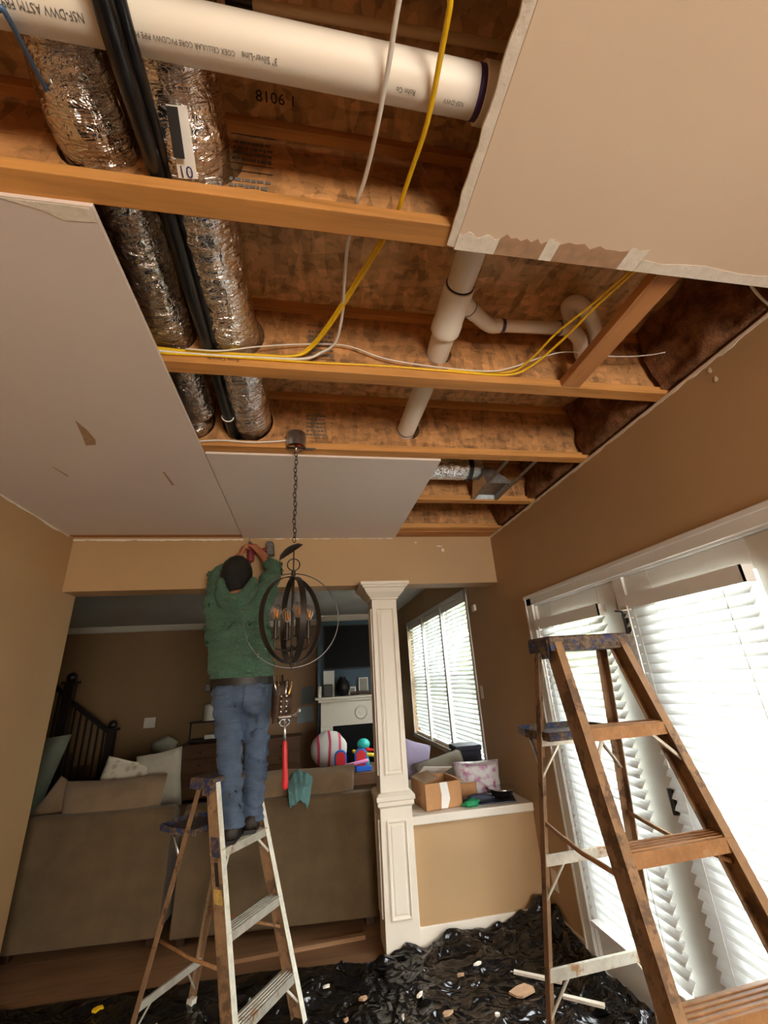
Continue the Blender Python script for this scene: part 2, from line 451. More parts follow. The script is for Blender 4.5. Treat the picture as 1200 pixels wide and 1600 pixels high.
def plate(outer, holes, fmap, thick):
    """flat board with round holes; fmap turns 2d into 3d, thick is the extrusion vector"""
    bm = bmesh.new(); eds = []
    for loop in [outer]+holes:
        vs = [bm.verts.new(fmap(*p)) for p in loop]
        eds += [bm.edges.new((vs[i], vs[(i+1) % len(vs)])) for i in range(len(vs))]
    bmesh.ops.triangle_fill(bm, use_beauty=True, use_dissolve=False, edges=eds)
    r = bmesh.ops.extrude_face_region(bm, geom=bm.faces[:])
    bmesh.ops.translate(bm, vec=V(thick), verts=[g for g in r['geom'] if isinstance(g, bmesh.types.BMVert)])
    bm.verts.index_update(); mb = MB()
    mb.add([v.co.copy() for v in bm.verts], [tuple(v.index for v in f.verts) for f in bm.faces]); bm.free()
    return mb
def circ(cx, cy, r, n=28): return [(cx+r*cos(2*pi*k/n), cy+r*sin(2*pi*k/n)) for k in range(n)]
def text2d(s, size):
    cu = bpy.data.curves.new('tmp_text', 'FONT'); cu.body = s; cu.size = size; cu.resolution_u = 2
    o = bpy.data.objects.new('tmp_text', cu); COL.objects.link(o)
    dg = bpy.context.evaluated_depsgraph_get(); me = bpy.data.meshes.new_from_object(o.evaluated_get(dg))
    r = [(v.co.x, v.co.y) for v in me.vertices], [tuple(p.vertices) for p in me.polygons]
    bpy.data.objects.remove(o); bpy.data.meshes.remove(me); return r
def lettering(s, size, fmap, m, parent, name='printed_text'):
    p, f = text2d(s, size); mb = MB(); mb.add([fmap(x, y) for x, y in p], f)
    return obj(name, mb, m, parent)

# ================================================================== ROOM SHELL
ZC = 2.743; XL, XR = -1.783, 1.623; YH = 3.435; ZS = 3.099; YB = -3.0; YF = 8.62
floor = struct('floor', MB().box((-5.2, YB, -0.12), (1.78, YF+0.2, 0)), 'floor_wood', 'brown wood floor under the plastic sheet')
ds, de, dz = 1.10, 2.90, 2.045        # door opening
ws, we, wz0, wz1 = 4.25, 7.05, 0.80, 2.38
mb = MB()
x0, x1 = XR, XR+0.15
for a, b in (((YB, 0), (ds, ZC)), ((ds, dz), (de, ZC)), ((de, 0), (ws, ZC)), ((ws, 0), (we, wz0)), ((ws, wz1), (we, ZC)), ((we, 0), (YF+0.2, ZC))):
    mb.box((x0, a[0], a[1]), (x1, b[0], b[1]))
wall_right = struct('wall_right', mb, 'tan_wall', 'tan painted wall with the glass doors')
wall_left = struct('wall_left', MB().box((XL-0.13, YB, 0), (XL, 3.63, ZC)), 'tan_wall', 'tan painted wall ending at the living room opening')
mb = MB()
for a, b in (((-1.91, 0), (0.45, ZC)), ((1.45, 0), (XR+0.15, ZC)), ((0.45, 0), (1.45, 1.0)), ((0.45, 1.9), (1.45, ZC))):  # opening added behind the fill light, placed to steer incoming daylight
    mb.box((a[0], YB-0.15, a[1]), (b[0], YB, b[1]))
struct('wall_back', mb, 'tan_wall', 'unseen tan back wall with an added window opening')
wall_header = struct('wall_header', MB().box((XL, YH, 2.324), (XR, 3.63, ZC)), 'tan_wall', 'tan dropped beam over the living room opening')
wall_half = struct('wall_half', MB().box((0.70, YH, 0), (XR, 3.86, 0.645)), 'tan_wall', 'tan half wall under the white ledge')
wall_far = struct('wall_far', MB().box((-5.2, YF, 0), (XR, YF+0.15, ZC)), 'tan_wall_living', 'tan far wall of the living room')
chim = struct('wall_chimney', MB().box((0.17, 8.12, 0), (XR, YF, ZC)), 'blue_wall', 'slate blue chimney breast')
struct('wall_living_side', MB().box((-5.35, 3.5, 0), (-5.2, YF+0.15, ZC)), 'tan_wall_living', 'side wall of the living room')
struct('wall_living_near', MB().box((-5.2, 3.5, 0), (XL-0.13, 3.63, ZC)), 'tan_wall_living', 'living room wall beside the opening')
struct('ceiling_living', MB().box((-5.2, 3.63, ZC), (XR, YF, ZC+0.04)), 'white_ceiling', 'white ceiling of the living room')
mb = MB()
for x0_, x1_, y0_, y1_ in ((0.17, XR, 8.03, 8.12), (-5.2, 0.17, YF-0.09, YF)):
    mb.sweep([(0, 0), (-0.09, 0), (-0.085, -0.02), (-0.03, -0.085), (0, -0.10)], (x0_, y1_, ZC), (x1_, y1_, ZC), (0, 1, 0), (0, 0, 1))
struct('trim_1', mb, 'white_trim', 'white crown moulding of the living room')
for k, (ya, yb) in enumerate(((1.395, 1.0),)): pass
# paint swatches and switch plate on the far wall
for (xa, xb, za, zb, sm_) in ((-0.13, 0.13, 1.23, 1.55, 'swatch_grey'), (-0.19, 0.11, 0.93, 1.21, 'swatch_pale')):
    obj('paint_swatch', MB().poly([(xa, YF-0.004, za), (xb, YF-0.004, za+0.02), (xb-0.02, YF-0.004, zb), (xa+0.02, YF-0.004, zb-0.02)], (0, 0.003, 0)), sm_, wall_far)
tag(obj('light_switch', MB().box((-2.76, YF-0.012, 1.04), (-2.58, YF, 1.20)), 'white_trim', bevel=0.004), 'white wall switch plate on the dark living room wall', 'switch')

# torn white drywall edge along the wall tops
def torn(parent, p0, p1, nrm, zt, h, seed, n=70):
    p0, p1, nrm = V(p0), V(p1), V(nrm); mb = MB(); r = random.Random(seed); lo = []
    for i in range(n+1):
        lo.append(h*(0.75+0.5*mnoise.noise(V((i*0.23, seed, 0))))+r.uniform(-0.003, 0.003))
    for i in range(n):
        a = p0.lerp(p1, i/n); b = p0.lerp(p1, (i+1)/n)
        pts = [V((a.x, a.y, zt))+nrm*0.004, V((b.x, b.y, zt))+nrm*0.004, V((b.x, b.y, zt-lo[i+1]))+nrm*0.004, V((a.x, a.y, zt-lo[i]))+nrm*0.004]
        mb.poly(pts, -nrm*0.006)
    return obj('torn_drywall_edge', mb, 'gypsum', parent)
torn(wall_right, (XR, 0.8, 0), (XR, YH, 0), (-1, 0, 0), ZC, 0.020, 1, 110)
torn(wall_left, (XL, 0.8, 0), (XL, 3.36, 0), (1, 0, 0), ZC-0.002, 0.026, 2, 60)
torn(wall_header, (XL, YH, 0), (-0.53, YH, 0), (0, -1, 0), ZC-0.016, 0.016, 3)
torn(wall_header, (-0.53, YH, 0), (0.72, YH, 0), (0, -1, 0), ZC-0.003, 0.018, 4)
for cx, cz, rx, rz_ in ((1.16, 2.62, 0.018, 0.020), (1.13, 2.655, 0.030, 0.007), (0.92, 2.69, 0.012, 0.006)):
    obj('paint_chip', MB().poly([(cx+rx*cos(q)*rnd.uniform(.6, 1.1), YH-0.002, cz+rz_*sin(q)*rnd.uniform(.6, 1.1)) for q in [i*pi/5 for i in range(10)]], (0, 0.001, 0)), 'drywall', wall_header)
for cy, cz in [(p.y, p.z) for p in (at(1110, 579, x=XR), at(1119, 592, x=XR))]:
    obj('paint_chip', MB().poly([(XR-0.002, cy+0.009*cos(q)*rnd.uniform(.6, 1.1), cz+0.014*sin(q)*rnd.uniform(.6, 1.1)) for q in [i*pi/5 for i in range(10)]], (0.001, 0, 0)), 'gypsum', wall_right)

# ================================================================== CEILING FRAME
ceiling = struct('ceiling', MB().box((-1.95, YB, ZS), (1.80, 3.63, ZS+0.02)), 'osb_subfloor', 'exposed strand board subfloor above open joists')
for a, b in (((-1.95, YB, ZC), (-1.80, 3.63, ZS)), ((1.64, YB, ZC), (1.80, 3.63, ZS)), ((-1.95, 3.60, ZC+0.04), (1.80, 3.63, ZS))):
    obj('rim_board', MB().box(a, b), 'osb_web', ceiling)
FL, FH = 0.0635, 0.038
DUCT_R, DUCT_L = -0.315, -0.525
JY = [-1.07, -0.45, 0.165, 0.768, 1.391, 1.998, 2.645, 3.225]
joists = []
for i, y in enumerate(JY):
    xa, xb = -1.80, 1.64
    holes = []
    if i in (3, 4, 5): holes = [circ(DUCT_R+0.008, 2.916, 0.122), circ(DUCT_L-0.012, 2.90, 0.096)] if i < 5 else [circ(-0.325, 2.915, 0.130), circ(-0.60, 2.90, 0.112)]
    if i in (4, 5): holes.append(circ(0.548, 2.905, 0.060 if i == 4 else 0.066))
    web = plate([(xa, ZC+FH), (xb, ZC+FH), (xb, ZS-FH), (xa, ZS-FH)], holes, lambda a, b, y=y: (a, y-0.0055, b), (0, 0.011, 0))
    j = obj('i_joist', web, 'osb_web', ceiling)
    obj('bottom_flange', MB().box((xa, y-FL/2, ZC), (xb, y+FL/2, ZC+FH)), 'joist_lumber', j, bevel=0.003)
    obj('top_flange', MB().box((xa, y-FL/2, ZS-FH), (xb, y+FL/2, ZS)), 'joist_lumber', j, bevel=0.003)
    joists.append(j)
obj('top_plate', MB().box((-1.783, 3.30, ZC+0.002), (1.623, 3.60, ZC+0.04)), 'plate_lumber', ceiling, bevel=0.003)
obj('nailing_strip', MB().box((-1.783, 3.262, ZC+0.012), (1.623, 3.298, ZC+0.06)), 'plate_lumber', ceiling, bevel=0.003)
obj('blocking', MB().box((1.085, 0.80, ZC+0.001), (1.172, 1.359, ZC+0.039)), 'block_lumber', ceiling, bevel=0.003)

# plasterboard sheets under the joists
def sheet(x0, y0, x1, y1, z0, z1, m, nm='drywall_sheet'):
    return obj(nm, MB().box((x0, y0, z0), (x1, y1, z1)), m, ceiling, bevel=0.002)
sheetL = sheet(XL+0.003, 0.795, -0.537, 3.335, ZC-0.0135, ZC-0.0005, 'drywall')
sheetM = sheet(-0.532, 2.028, 0.735, 3.43, ZC-0.0135, ZC-0.0005, 'drywall')
sheetR = sheet(0.400, YB, XR-0.002, 0.79, ZC-0.0165, ZC-0.0005, 'old_ceiling')
mb = MB(); r = random.Random(5); n = 40; ed = [at(817, 0, z=2.736).x+r.uniform(-0.003, 0.003) for _ in range(n+1)]
for i in range(n):
    ya, yb = -0.6+1.385*i/n, -0.6+1.385*(i+1)/n
    mb.poly([(ed[i], ya, 2.733), (0.4, ya, 2.728), (0.4, yb, 2.728), (ed[i+1], yb, 2.733)], (0, 0, 0.0085))
obj('broken_edge', mb, 'gypsum', sheetR)
sheet(XL+0.003, YB, 0.40, -0.50, ZC-0.0165, ZC-0.0005, 'old_ceiling')
ZD = ZC-0.0135
# screws, in rows along the joists
scr = obj('screw', MB().lathe((0, 0, 0), [(0.004, -0.0004), (0.0045, 0.0), (0.003, 0.001)], 8), 'ink_grey', sheetL, smooth=False)
first = True
for sh, pts in ((sheetL, [(-1.07, 1.40), (-0.94, 1.39), (-0.76, 1.40), (-0.58, 1.40), (-1.30, 1.40), (-1.52, 1.40), (-0.96, 2.00), (-0.84, 2.01), (-0.72, 2.0), (-0.66, 2.0), (-0.60, 2.0), (-0.552, 2.01), (-1.2, 2.0), (-1.45, 2.0), (-0.67, 0.81), (-0.9, 2.64), (-0.7, 2.65), (-0.56, 2.64), (-1.1, 2.64), (-0.56, 3.2), (-0.9, 3.22)]),
                (sheetM, [(-0.46, 2.05), (-0.25, 2.05), (0.02, 2.05), (0.15, 2.055), (0.32, 2.05), (0.5, 2.05), (0.68, 2.055), (-0.3, 2.64), (-0.12, 2.65), (0.05, 2.65), (0.3, 2.64), (0.6, 2.64), (0.70, 2.65), (-0.4, 3.22), (0.0, 3.22), (0.4, 3.22)])):
    for x, y in pts:
        M = wmat(sh).inverted() @ Matrix.Translation((x, y, ZD-0.0006)) @ Matrix.Scale(rnd.uniform(0.8, 1.5), 4)
        if first: scr.matrix_basis = M; first = False
        else: part_copy(scr, sh, M)
def patch(parent, pts, m, z=ZD, nm='torn_paper'):
    return obj(nm, MB().poly([(p[0], p[1], z-0.0012) for p in pts], (0, 0, 0.001)), m, parent)
patch(sheetL, [(-1.015, 1.764), (-1.00, 1.85), (-1.002, 1.93), (-1.02, 1.975), (-1.068, 1.985), (-1.045, 1.90), (-1.03, 1.83)], 'torn_paper')
patch(sheetL, [(-1.33, 2.22), (-1.325, 2.22), (-1.30, 2.33), (-1.31, 2.33)], 'torn_paper', nm='scratch')
patch(sheetL, [(-0.80, 2.25), (-0.79, 2.25), (-0.785, 2.42), (-0.80, 2.42)], 'torn_paper', nm='scratch')
patch(sheetL, [(-0.75, 0.80), (-0.60, 0.80), (-0.545, 0.80), (-0.545, 0.835), (-0.62, 0.84), (-0.66, 0.82)], 'gypsum', nm='chipped_corner')
# torn joint tape along the front edge of the old ceiling
zr = ZC-0.0165
for xa, xb, ya, m in ((0.40, 0.52, 0.742, 'gypsum'), (0.521, 0.66, 0.735, 'torn_paper'), (0.661, 0.70, 0.728, 'gypsum'), (0.701, 0.919, 0.732, 'torn_paper'), (0.92, 0.98, 0.72, 'gypsum'), (0.982, 1.62, 0.752, 'gypsum')):
    r = random.Random(int(xa*100)); n = 9
    pts = [(xa+(xb-xa)*i/n, ya+r.uniform(-0.008, 0.008)) for i in range(n+1)]+[(xb, 0.7895), (xa, 0.7895)]
    patch(sheetR, pts, m, zr-(0.0004 if m == 'gypsum' else 0), 'torn_joint_tape')

# stamps printed on the boards
def web_text(s, size, x, z, y, j, up=-1, m='ink'):
    lettering(s, size, lambda a, b: (x+up*a, y, z+up*b), m, j)
yj = JY[4]
web_text('Boise Cascade', 0.020, -0.27, ZC+0.030, yj-FL/2-0.0012, joists[4], -1)
for jn, xc, zc_, rows in ((3, -0.165, 3.02, 4), (4, 0.04, 2.97, 6), (5, 0.03, 2.97, 6), (3, -0.165, 2.86, 3)):
    yy = JY[jn]-0.0075
    mk = MB(); r = random.Random(jn*11+rows)
    for k in range(rows):
        zz = zc_-k*0.024; x = xc-0.05
        while x < xc+0.05:
            l = r.uniform(0.004, 0.016); h = r.uniform(0.008, 0.014)
            mk.box((x, yy-0.0005, zz-h), (min(x+l, xc+0.055), yy, zz)); x += l+r.uniform(0.002, 0.005)
    obj('faded_print', mk, 'ink_grey', joists[jn])
    bx = MB()
    for a, b, c, d in ((-0.06, 0.06, 0.03, 0.032), (-0.06, 0.06, -0.024*rows-0.004, -0.024*rows-0.002)):
        bx.box((xc+a, yy-0.0005, zc_+c), (xc+b, yy, zc_+d))
    obj('stamp_frame', bx, 'ink', joists[jn])
lettering('8106 1', 0.04, lambda a, b: (-0.155+a, 0.70-b*0.9, ZS-0.0012), 'ink', ceiling)

# brown insulation stuffed at the joist ends
insul = []
for k in range(3, 7):
    ya, yb = JY[k]+0.035, JY[k+1]-0.035
    mb = MB(); n, m = 16, 12; vs = []; fs = []
    for i in range(n+1):
        for jn in range(m+1):
            y = ya+(yb-ya)*i/n; z = ZC+0.02+(ZS-ZC-0.03)*jn/m
            b = mnoise.noise(V((k*5.0, y*7, z*7)))*0.07+mnoise.noise(V((k, y*22, z*22)))*0.02
            vs.append((1.555+b*0.7+0.03*(1-jn/m), y, z))
    for i in range(n):
        for jn in range(m): a = i*(m+1)+jn; fs.append((a, a+1, a+m+2, a+m+1))
    o = len(vs)
    vs += [(1.638, ya, ZC+0.02), (1.638, yb, ZC+0.02), (1.638, yb, ZS-0.01), (1.638, ya, ZS-0.01)]
    fs += [(o, o+1, o+2, o+3)]
    fs += [tuple([i*(m+1) for i in range(n+1)]+[o+1, o])]
    mb.add(vs, fs)
    obj('insulation_batt', mb, 'insulation', ceiling, smooth=True)

# ================================================================== PIPES, DUCTS, CABLES
def lift(y):                        # the ducts rise over the wide drain pipe
    q = max(0.0, min(1.0, (0.70-y)/0.22)); return 0.072*q*q*(3-2*q)
def duct(name, label, x, z, r, ya, yb, m, seed, flat=1.0, wob=0.010, mb=None):
    n, k = 40, int((yb-ya)/0.011); vs = []; fs = []
    for i in range(k+1):
        y = ya+(yb-ya)*i/k
        cx = x+wob*sin(y*4+seed); cz = z+wob*0.7*sin(y*5.3+seed*2)+lift(y)
        for q in range(n):
            an = 2*pi*q/n
            d = V((cos(an), 0, sin(an)))
            w_ = 0.045*mnoise.noise(V((d.x*3+seed, y*9, d.z*3)))+0.045*mnoise.noise(V((d.x*5, y*30+seed, d.z*5)))
            pin = 1-0.05*max(0, cos(y*2*pi/0.62+0.4))**6
            rr = r*(1+w_)*pin
            vs.append((cx+d.x*rr, y, cz+d.z*rr*flat))
    for i in range(k):
        for q in range(n): q2 = (q+1) % n; fs.append((i*n+q, i*n+q2, (i+1)*n+q2, (i+1)*n+q))
    fs += [tuple(range(n))[::-1], tuple(range(k*n, (k+1)*n))]
    o = obj(name, MB().add(vs, fs), m, smooth=True)
    return tag(o, label, 'duct', 'foil flex ducts running through the joists')
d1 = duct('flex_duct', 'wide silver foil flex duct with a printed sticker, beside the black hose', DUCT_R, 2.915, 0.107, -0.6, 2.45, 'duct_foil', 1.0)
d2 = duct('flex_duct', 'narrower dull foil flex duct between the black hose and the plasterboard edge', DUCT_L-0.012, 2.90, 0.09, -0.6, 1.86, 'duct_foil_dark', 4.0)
tag(obj('flex_duct', MB().ball((-0.60, 2.02, 2.88), 0.105, 0.17, 0.085, 22, 14, 0.16, 3), 'duct_foil_dark', smooth=True), 'crumpled foil duct end stuffed through the board behind the hose', 'duct')
# sticker on the wide duct
def on_duct(a, b, r=0.1165):      # a across (radians), b along y
    return V((DUCT_R+0.010*sin(b*4+1)+r*cos(a), b, 2.915+0.007*sin(b*5.3+2)+lift(b)+r*sin(a)))
def duct_patch(nm, a0, a1, y0, y1, m, par, r=0.1175):
    vs = [on_duct(a0+(a1-a0)*i/8, y0+(y1-y0)*k, r) for k in (0, 1) for i in range(9)]
    return obj(nm, MB().add(vs, [(i, i+1, 10+i, 9+i) for i in range(8)]), m, par)
lab = duct_patch('sticker', R(-92), R(-72), 0.600, 0.735, 'paper_white', d1, 0.127)
duct_patch('sticker_band', R(-92), R(-81), 0.602, 0.69, 'ink', lab, 0.1278)
lettering('10', 0.045, lambda a, b: on_duct(R(-91)+a/0.1225*0.75, 0.733-b*0.9, 0.1280), 'ink_blue', lab)
# black hose between the ducts with a lighter line along it
hp = spline([(-0.38, -0.6, 2.81), (-0.376, 0.165, 2.804), (-0.372, 0.34, 2.772), (-0.373, 0.48, 2.760), (-0.383, 0.735, 2.806), (-0.388, 1.1, 2.814), (-0.389, 1.39, 2.815), (-0.392, 1.7, 2.818), (-0.395, 2.03, 2.822)], 8)
hose = tag(obj('black_hose', MB().tube(hp, 0.021, 14), 'black_rubber', smooth=True), 'thick black hose running between the two foil ducts', 'hose')
obj('side_hose', MB().tube([p+V((0.026, 0, 0.012)) for p in hp], 0.012, 10), 'black_rubber', hose, smooth=True)
obj('zip_tie', MB().tube([hp[-6]+V((0.026*cos(q), 0.004*cos(q), 0.026*sin(q))) for q in [i*pi/8 for i in range(17)]], 0.003, 6), 'white_jacket', hose)

# white drain pipes
def pipe(name, label, pts, r, m='pvc', parent=None, n=24):
    o = obj(name, MB().tube(pts, r, n), m, parent, smooth=True, sharp=40)
    return tag(o, label, 'pipe') if label else o
pA, pB = at(0, -10, z=2.832), at(752, 147, z=2.832)
dirA = (pB-pA).normalized(); RP = 0.0485
big = pipe('drain_pipe', 'wide white drain pipe with black print crossing above the ducts', [pA-dirA*1.0, pB+dirA*1.1], RP)
cpl = obj('pipe_coupling', MB().tube([pB-dirA*0.005, pB+dirA*0.10], RP+0.008, 24), 'pvc', big, smooth=True, sharp=40)
obj('primer_ring', MB().tube([pB-dirA*0.020, pB-dirA*0.0051], RP+0.001, 24), 'primer_purple', big, smooth=True)
def on_pipe(x, a):
    f = (x-pA.x)/(pB.x-pA.x); c = pA.lerp(pB, f); rr = RP+0.0008
    return V((x, c.y-rr*cos(a), c.z-rr*sin(a)))
def px_x(px, py): return at(px, py, z=pA.z-RP).x
lettering('3" Silver-Line', 0.0165, lambda a, b: on_pipe(px_x(434, 100)-a*0.80, R(80)+b/RP), 'ink_grey', big)
lettering('COEX CELLULAR CORE PVC/DWV PIPE PR 05', 0.0125, lambda a, b: on_pipe(px_x(368, 88)-a*0.80, R(82)+b/RP), 'ink_grey', big)
lettering('NSF-DWV ASTM F891', 0.019, lambda a, b: on_pipe(px_x(135, 40)-a*0.80, R(72)+b/RP), 'ink_grey', big)
lettering('Rohn Co', 0.0145, lambda a, b: on_pipe(px_x(650, 140)-a*0.80, R(86)+b/RP), 'ink_grey', big)
lettering('NSF-DWV', 0.0135, lambda a, b: on_pipe(px_x(726, 158)-a*0.80, R(90)+b/RP), 'ink_grey', big)
thn = pipe('water_pipe', 'thin cream water pipe running above the wide drain pipe', [at(395, 7, z=3.055), at(395, 7, z=3.055).lerp(at(780, 72, z=3.055), 2.6)], 0.0115, 'cpvc', n=14)
obj('pipe_coupling', MB().tube([at(388, 6, z=3.055)-V((0.05, 0, 0)), at(395, 7, z=3.055)], 0.016, 14), 'black_rubber', thn, smooth=True, sharp=40)
# stack running with the ducts, in two visible bays
RS = 0.049
sa, sb, sc_ = V((0.515, 0.60, 2.918)), V((0.546, 1.39, 2.905)), V((0.530, 2.02, 2.885))
stack = pipe('drain_stack', 'white drain pipe with a branch fitting passing through the second joist', [sa, sb, sc_], RS)
dS = (sb-sa).normalized()
w0 = sa+dS*0.45; w1 = sa+dS*0.66
wye = obj('wye_fitting', MB().tube([w0, w0+dS*0.002, w1-dS*0.045, w1-dS*0.04, w1], [RS+0.006, RS+0.008, RS+0.008, RS+0.011, RS+0.011], 24), 'pvc', stack, smooth=True, sharp=40)
obj('primer_ring', MB().tube([w0-dS*0.006, w0-dS*0.0005], RS+0.003, 24), 'ink', stack, smooth=True)
obj('primer_ring', MB().tube([w1+dS*0.0005, w1+dS*0.004], RS+0.002, 24), 'ink_grey', stack, smooth=True)
obj('primer_ring', MB().tube([sc_-V((0, 0.055, 0)), sc_-V((0, 0.050, 0))], RS+0.0012, 24), 'ink_grey', stack, smooth=True)
lettering('NSF-pw-DWV  ASTM D1785', 0.016, lambda a, b: V((sa.x+0.024+RS*0.02+b, 0.83+a, sa.z-RS*0.90-0.004+b*0.4)), 'ink_grey', stack)
RB = 0.026
b0 = w0.lerp(w1, 0.35)+V((0.03, 0, 0.01)); b1 = at(742, 490, z=2.93); b2 = at(765, 508, z=2.945); b3 = at(880, 513, z=2.955)
obj('branch_pipe', MB().tube([b0, b0.lerp(b1, 0.55), b1], RB+0.006, 18), 'pvc', stack, smooth=True, sharp=50)
el = spline([b0.lerp(b1, 0.6), b1, b2, b2.lerp(b3, 0.14)], 5)
obj('elbow_fitting', MB().tube(el, RB+0.004, 18), 'pvc', stack, smooth=True, sharp=50)
obj('branch_pipe', MB().tube([b2, b3], RB, 18), 'pvc', stack, smooth=True)
obj('primer_ring', MB().tube([b2.lerp(b3, 0.15), b2.lerp(b3, 0.19)], RB+0.0015, 18), 'primer_purple', stack)
obj('primer_ring', MB().tube([b0.lerp(b1, 0.56), b0.lerp(b1, 0.60)], RB+0.0075, 18), 'ink_grey', stack)
tr = [b3-V((0.02, 0, 0)), b3+V((0.03, 0.0, -0.005)), at(905, 530, z=2.925), at(910, 556, z=2.90), at(928, 562, z=2.90), at(934, 540, z=2.93), at(925, 500, z=2.99), at(905, 474, z=3.01), at(888, 478, z=3.03), at(893, 500, z=3.04)]
obj('trap_bend', MB().tube(spline(tr, 6), RB+0.004, 18), 'pvc', stack, smooth=True)
obj('primer_ring', MB().tube([b3-V((0.022, 0, 0)), b3-V((0.018, 0, 0))], RB+0.006, 18), 'ink_grey', stack)

def cable(name, label, pts, r, m, k=8):
    return tag(obj(name, MB().tube(spline(pts, k), r, 8), m, smooth=True), label, 'cable')
zj = ZC+FH+0.006
wc = [V((0.33, -0.6, 2.85)), V((0.25, 0.13, 2.80)), at(640, -60, z=2.772), at(622, 10, z=2.768), at(606, 110, z=2.770), at(588, 205, z=2.776), at(570, 280, z=2.79), at(556, 322, z=2.80), V((0.13, 0.80, 2.81)), at(545, 372, z=2.81), at(538, 440, z=2.83), at(535, 490, z=2.84), at(524, 535, z=2.83), at(500, 552, y=1.345), at(470, 561, y=1.352), at(380, 558, y=1.352), at(300, 553, y=1.352), at(255, 549, y=1.352), V((-0.9, 1.352, zj+0.01))]
cable('white_cable', 'white electrical cable hanging down to the yellow cables on the joist', wc, 0.0055, 'white_jacket')
yc = [V((0.36, -0.6, 2.85)), V((0.345, 0.13, 2.80)), at(712, -60, z=2.770), at(703, 10, z=2.766), at(690, 80, z=2.768), at(668, 190, z=2.774), at(640, 275, z=2.79), at(622, 330, z=2.80), V((0.235, 0.81, 2.81)), at(601, 374, z=2.81), at(560, 440, z=2.83), at(520, 502, z=2.84), at(490, 540, z=2.83), at(462, 556, y=1.35), at(400, 555, y=1.35), at(300, 549, y=1.35), at(255, 545, y=1.35), V((-0.9, 1.35, zj+0.03))]
cable('yellow_cable', 'yellow electrical cable hanging loose across the first open bay', yc, 0.0062, 'yellow_jacket')
cable('yellow_cable', 'yellow cable hanging close beside the loose one, bound to the white cable', [p+V((-0.011, 0.004, 0.003)) for p in yc[9:]], 0.0048, 'yellow_jacket')
yb_ = [at(250, 552, y=1.353), at(330, 556, y=1.353), at(420, 562, y=1.353), at(480, 566, y=1.353), at(600, 572, y=1.353), at(700, 580, y=1.353), at(790, 586, y=1.353), at(830, 572, z=2.79), at(880, 530, z=2.80), at(930, 480, z=2.79), at(985, 430, z=2.775), at(1010, 405, z=2.775)]
cable('yellow_cable', 'yellow cable lying along the joist then rising to the blocking', yb_, 0.0048, 'yellow_jacket')
cable('yellow_cable', 'yellow cable beside the drain trap rising to the old ceiling edge', [at(700, 578, y=1.356), at(790, 582, y=1.356), at(825, 565, z=2.80), at(870, 520, z=2.81), at(920, 480, z=2.80), at(975, 432, z=2.78), at(1000, 408, z=2.78)], 0.0045, 'yellow_jacket')
cable('thin_wire', 'thin pale wire draped loosely behind the yellow cables to the insulation', [at(290, 545, y=1.33), at(345, 548, y=1.33), at(400, 542, y=1.34), at(470, 538, y=1.36), at(540, 540, y=1.36), at(600, 560, y=1.36), at(670, 572, y=1.355), at(760, 580, y=1.35), at(800, 574, y=1.32), at(850, 557, y=1.30), at(890, 550, y=1.30), at(960, 557, y=1.30), at(1020, 554, y=1.28), at(1080, 540, y=1.2), at(1130, 525, z=2.85)], 0.0028, 'white_jacket')
cable('blue_cable', 'thin dark blue cable running down beside the narrower duct', [V((-0.62, -0.6, 2.83)), V((-0.60, 0.13, 2.80)), at(-30, -30, z=2.775), at(5, 15, z=2.768), at(40, 80, z=2.80), at(75, 145, z=2.84), at(104, 195, z=2.89), V((-0.60, 0.9, 2.93)), V((-0.62, 1.2, 2.98))], 0.005, 'blue_jacket')
cable('white_cable', 'short white cable lying on the third joist by the round box', [at(300, 690, y=1.957), at(345, 688, y=1.957), at(390, 691, y=1.957), at(430, 690, y=1.957), at(448, 688, y=1.957)], 0.0048, 'white_jacket')
cable('white_cable', 'white cable end poking out between ceiling and insulation', [at(1170, 440, z=2.78), at(1180, 455, z=2.77), at(1200, 475, z=2.76), at(1230, 490, z=2.77)], 0.0045, 'white_jacket')

# duct boot between the third and fourth joists
fd = MB(); k_, n_ = 40, 26; vs = []; fs = []
for i in range(k_+1):
    x = 0.45+0.60*i/k_
    for q in range(n_):
        a = 2*pi*q/n_; r = 0.082*(1+0.05*mnoise.noise(V((x*30, cos(a)*5, sin(a)*5)))+0.03*sin(x*150))
        vs.append((x, 2.40+r*cos(a), 2.885+r*sin(a)))
for i in range(k_):
    for q in range(n_): fs.append((i*n_+q, i*n_+(q+1) % n_, (i+1)*n_+(q+1) % n_, (i+1)*n_+q))
fd.add(vs, fs+[tuple(range(n_))[::-1], tuple(range(k_*n_, (k_+1)*n_))])
fd = tag(obj('flex_duct', fd, 'duct_foil', smooth=True), 'short foil flex duct with a black band leading to the metal boot', 'duct')
obj('black_band', MB().tube([(1.035, 2.40, 2.885), (1.062, 2.40, 2.885)], 0.090, 26), 'black_rubber', fd, smooth=True, sharp=40)
bt = thing('duct_boot', 'galvanised metal register boot hung on straps between two joists', 'duct boot', (1.22, 2.45, ZC))
obj('collar', MB().tube([(1.063, 2.40, 2.885), (1.13, 2.40, 2.885)], 0.078, 24), 'galvanised', bt, smooth=True, sharp=40)
q0 = [(1.14, 2.34), (1.335, 2.34), (1.335, 2.606), (1.14, 2.606)]
q1 = [(1.11, 2.33), (1.18, 2.33), (1.18, 2.47), (1.11, 2.47)]
